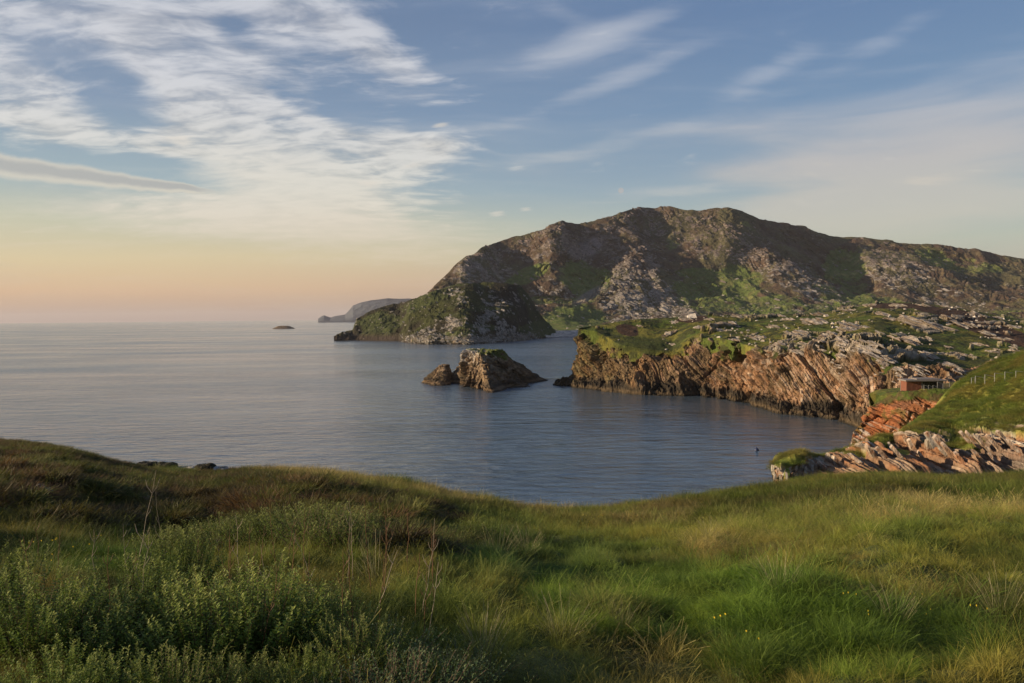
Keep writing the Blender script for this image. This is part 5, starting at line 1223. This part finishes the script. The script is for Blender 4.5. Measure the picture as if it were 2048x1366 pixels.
def make_shrub(name, label, cat, group, args, rng):
    lf, sm = shrub_mesh(*args, rng); o = empty(name, (0, 0, 0), 0, label, cat, group)
    a = link_mesh('foliage', lf[0], lf[1], M_LEAF, o, lf[2]); b = link_mesh('stems', sm[0], sm[1], M_TWIG, o, sm[2])
    return o
GW = 'leafy willow shrubs on the near left of the cliff top'
WIL = [make_shrub('willow_shrub', '', 'shrub', GW, (96, .72, .92, 50, .055, (.155, .22, .034), (.40, .43, .12)), rg) for _ in range(3)]
LOW = [make_shrub('willow_shrub', '', 'shrub', GW, (100, .66, .60, 24, .052, (.15, .20, .034), (.40, .42, .13)), rg) for _ in range(2)]
SIL = [make_shrub('creeping_shrub', '', 'shrub', 'low grey-green creeping shrubs', (110, .62, .45, 18, .034, (.13, .20, .07), (.28, .34, .17)), rg) for _ in range(2)]
protos_all = WIL + LOW + SIL
used = set()
def place(plist, px, d, sc, label, group=None, h=1.0):
    x = (px - 1024) / FPX * d; k = int(rg.integers(0, len(plist))); p = plist[k]
    o = put_shrub(p, x, d, rg.random() * 6.28, (sc, sc, sc * h), label, group)
    return o
labels_w = [
 ((470, 6.0, 1.05), 'tallest bright leafy willow shrub, in the middle of the near left thicket'), ((375, 5.8, .95), 'leafy willow shrub at the left shoulder of the tallest bright one'), ((560, 6.3, .85), 'leafy willow shrub at the right shoulder of the tallest bright one'),
 ((250, 6.6, 1.0), 'willow shrub with pale shoot tips standing above its neighbours, left of the tallest one'), ((140, 5.6, .95), 'yellowish willow shrub near the left edge'), ((40, 5.6, 1.0), 'willow shrub cut by the left edge of the view'),
 ((640, 6.0, .70), 'willow shrub sloping down toward the dry stems, right end of the near thicket'), ((90, 4.6, .80), 'dark green willow shrub in the bottom left corner'), ((220, 4.7, .75), 'dark green willow shrub beside the corner one at the bottom edge'),
 ((340, 4.7, .78), 'shaded willow shrub at the foot of the tall bright thicket'), ((470, 4.8, .72), 'shaded willow shrub right of the foot of the tall bright thicket'), ((600, 5.0, .62), 'low shaded willow shrub near the bottom, next to pale grass heads'),
 ((330, 8.6, .9), 'willow shrub behind the thicket with brown mound behind it'), ((700, 5.6, .55), 'small willow shrub between the thicket and the grey-green carpet'), ((-60, 6.2, 1.0), 'willow shrub just reaching in from the left')]
for (px, d, sc), lb in labels_w: place(WIL, px, d, sc * (.66 if d < 5.3 else (.78 if px < 300 else .92)), lb, h=rg.uniform(.85, 1.05))
labels_l = [
 ((390, 13.0, 1.35), 'rounded pale green willow hummock in the second row, leftmost'), ((450, 12.6, 1.45), 'rounded pale green willow hummock in the second row, second from the left'), ((515, 12.2, 1.4), 'willow hummock in the middle of the second row'),
 ((575, 11.6, 1.45), 'broad willow hummock right of the middle of the second row'), ((635, 10.8, 1.45), 'broadest willow hummock nearest the grassy gap'), ((680, 10.6, 1.2), 'willow hummock at the right end of the second row'),
 ((620, 13.5, 1.3), 'low hummock behind the broadest one, against the brown heather'), ((700, 13.6, 1.2), 'low hummock in the back row, left of the pale tufts'), ((760, 13.4, 1.15), 'yellowish hummock in the back row above the dark green bank'),
 ((830, 13.0, 1.05), 'yellowish low shrub at the right of the back row'), ((885, 12.4, .95), 'small dark low shrub below the back row'), ((940, 15.5, 1.1), 'grey-leaved low shrub on the dark heather spur'), ((320, 12.0, 1.1), 'brownish low shrub left of the second row'), ((800, 18.5, 1.0), 'pale speckled low shrub high on the heather spur')]
for (px, d, sc), lb in labels_l: place(LOW, px, d, sc * .78, lb, h=.95)
labels_s = [((700, 4.6, .8), 'grey-green creeping shrub below the willow thicket'), ((780, 4.9, .9), 'grey-green creeping shrub in the middle of the bottom carpet'), ((860, 5.0, .9), 'grey-green creeping shrub right of the carpet middle'), ((800, 4.2, .8), 'grey-green creeping shrub at the bottom edge'),
            ((900, 4.3, .7), 'grey-green creeping shrub at the right end of the bottom carpet'), ((745, 5.6, .8), 'grey-green creeping shrub behind the carpet, touching brown stems'), ((660, 4.1, .7), 'grey-green creeping shrub left end of the bottom carpet'), ((930, 5.6, .6), 'small grey-green shrub by the straw grass')]
for (px, d, sc), lb in labels_s: place(SIL, px, d, sc, lb)
for p in protos_all:
    for ch in list(p.children): bpy.data.objects.remove(ch)
    bpy.data.objects.remove(p)

# ---- rush tussocks: stiff pale stems fanning from a dense base
def rush_mesh(n, H, rng, k=1.0):
    return merge([blades(n, .11, H, .0034, .34, .16, rng, segs=3, rootc=(.14, .15, .05), tipc=(.38, .32, .19), heads=.5), blades(n * 2, .14, H * .45, .005, .9, .7, rng, segs=3, rootc=(.05, .07, .02), tipc=(.17, .17, .06))])
M_RUSH = veg_material('rush_stems', False, .25)
rushes = [((1558, 8.3, .95), 'rush tussock with widest fan of pale stems, in the lower right centre'), ((1050, 14.0, 1.15), 'tall pale rush tussock right of the dark low shrubs'), ((990, 13.5, 1.2), 'straw-coloured rush tussock left of the tall pale one'), ((1120, 6.8, .85), 'rush tussock with a few long pale stems above the straw grass'),
          ((1240, 7.4, .6), 'thin rush tussock in the dip between green cushions'), ((1790, 7.2, .8), 'rush tussock with upright stems near the bottom right'), ((2010, 7.5, 1.0), 'leaning rush tussock at the right edge'), ((750, 9.0, 1.1), 'brownish rush tussock between the willow hummock and green bank'),
          ((960, 6.2, .8), 'rush tussock left of the straw grass at the bottom'), ((640, 6.8, .9), 'pale dead rush tussock against the dark hollow of the thicket'), ((1420, 16, .9), 'faint rush tussock half way up the grassy slope')]
for k, ((px, d, sc), lb) in enumerate(rushes):
    v, f, c = rush_mesh(60, .52, np.random.default_rng(800 + k)); x = (px - 1024) / FPX * d
    o = link_mesh('rush_tussock', v, f, M_RUSH, None, c); o.location = (x, d, gz(x, d)); o.scale = (sc, sc, sc); tag(o, lb, 'rush tussock')
# ---- dead brown stalks standing among the shrubs
def stalk(px, d, h, lean, seed, c=(.17, .085, .045)):
    rng = np.random.default_rng(seed); x = (px - 1024) / FPX * d; pts = []; n = 7
    for i in range(n):
        t = i / (n - 1); pts.append([lean * t * h + rng.normal(0, .006), rng.normal(0, .006) + .03 * t, h * t])
    l = []
    def tube(p, r0, r1):
        q = []
        for i, a in enumerate(p):
            r = lerp(r0, r1, i / (len(p) - 1))
            for ph in (0, 1.57, 3.14, 4.71): q.append([a[0] + math.cos(ph) * r, a[1] + math.sin(ph) * r, a[2]])
        l.append((np.array(q), grid_faces(len(p), 4, True), np.tile(c, (len(q), 1)) * rng.uniform(.8, 1.3)))
    tube(pts, .0040, .0014)
    for b in range(rng.integers(3, 7)):
        t = rng.uniform(.45, .97); i = int(t * (n - 1)); s = pts[i]; sg = rng.choice([-1, 1]); L = .10 * h * rng.uniform(.6, 1.5)
        tube([s, [s[0] + sg * L * .35, s[1], s[2] + L * .5], [s[0] + sg * L * .5, s[1] + .01, s[2] + L]], .003, .0012)
    v, f, cc = merge(l); o = link_mesh('dead_stalk', v, f, M_RUSH, None, cc); o.location = (x, d, gz(x, d))
    tag(o, 'thin dry brown stalk rising from the shrubs on the left', 'stalk', 'dry stalks standing among the left shrubs')
rs = np.random.default_rng(99)
for k in range(44):
    px = rs.choice([rs.uniform(0, 330), rs.uniform(380, 700), rs.uniform(600, 860)]); stalk(px, rs.uniform(5.6, 9.0), rs.uniform(.55, 1.0) * (1.25 if k % 9 == 0 else 1), rs.normal(0, .12), 1000 + k, (.17, .085, .045) if rs.random() < .7 else (.32, .26, .19))

# ---- stones in the turf and the rock edge of the left shore
def stone(px, py, w, h, lb, seed, c=(.34, .30, .27), d=None, drop=.3):
    rng = np.random.default_rng(seed); p = hit(BV_G, px, py) if d is None else Vector(W(px, py, d))
    u = np.linspace(0, np.pi, 15); v = np.linspace(0, 2 * np.pi, 27)[:-1]
    g = np.stack([np.sin(u)[:, None] * np.cos(v), np.sin(u)[:, None] * np.sin(v), np.cos(u)[:, None] + 0 * v], -1)
    g = np.sign(g) * np.abs(g) ** .75 * [w / 2, w * .35, h]
    g = g * (1 + (fbm(g + seed, w * .3, 3, .6, seed)[..., None] - .5) * .55)
    cc = mixc(np.zeros(g.shape) + c, np.array(c) * .45, sst(fbm(g + seed, w * .25, 3, .6, seed + 3), .45, .65))
    o = link_mesh('stone', g.reshape(-1, 3), grid_faces(15, 26, True), MAT_OUT, None, cc.reshape(-1, 3), False, {'rock': np.ones(15 * 26)}); o.location = p - Vector((0, 0, h * drop)); tag(o, lb, 'stone')
BV_G = bvh_of(ground)
stone(66, 992, .75, .34, 'rounded grey stone lying in the heather at the far left', 21, (.36, .33, .32)); stone(288, 1002, .5, .2, 'small pinkish stone half hidden in the grass left of the thicket', 22, (.40, .27, .20))
sh_st = [(312, 950, 1.5, .30, 'flat white stone at the left end of the rocky rim above the sea', (.62, .60, .60)), (345, 944, 1.7, .34, 'pale flat ledge stone second along the rocky rim', (.56, .54, .54)), (378, 944, 1.7, .42, 'pale ledge stone in the middle of the rocky rim', (.52, .50, .49)),
         (412, 941, 1.3, .55, 'dark mossy knob stone on the rocky rim', (.06, .055, .035)), (440, 944, 1.2, .28, 'pale ledge stone at the right end of the rocky rim', (.50, .48, .46)), (330, 938, 1.6, .5, 'dark mossy stone behind the white stone of the rim', (.06, .055, .03)), (292, 938, 1.6, .6, 'dark heathery knob at the corner of the left shore', (.05, .045, .03))]
for k, (x, y, w_, h_, lb, c) in enumerate(sh_st): stone(x, y, w_, h_ * .5 + .22, lb, 40 + k, tuple(q * .8 for q in c), d=49.5, drop=.1)
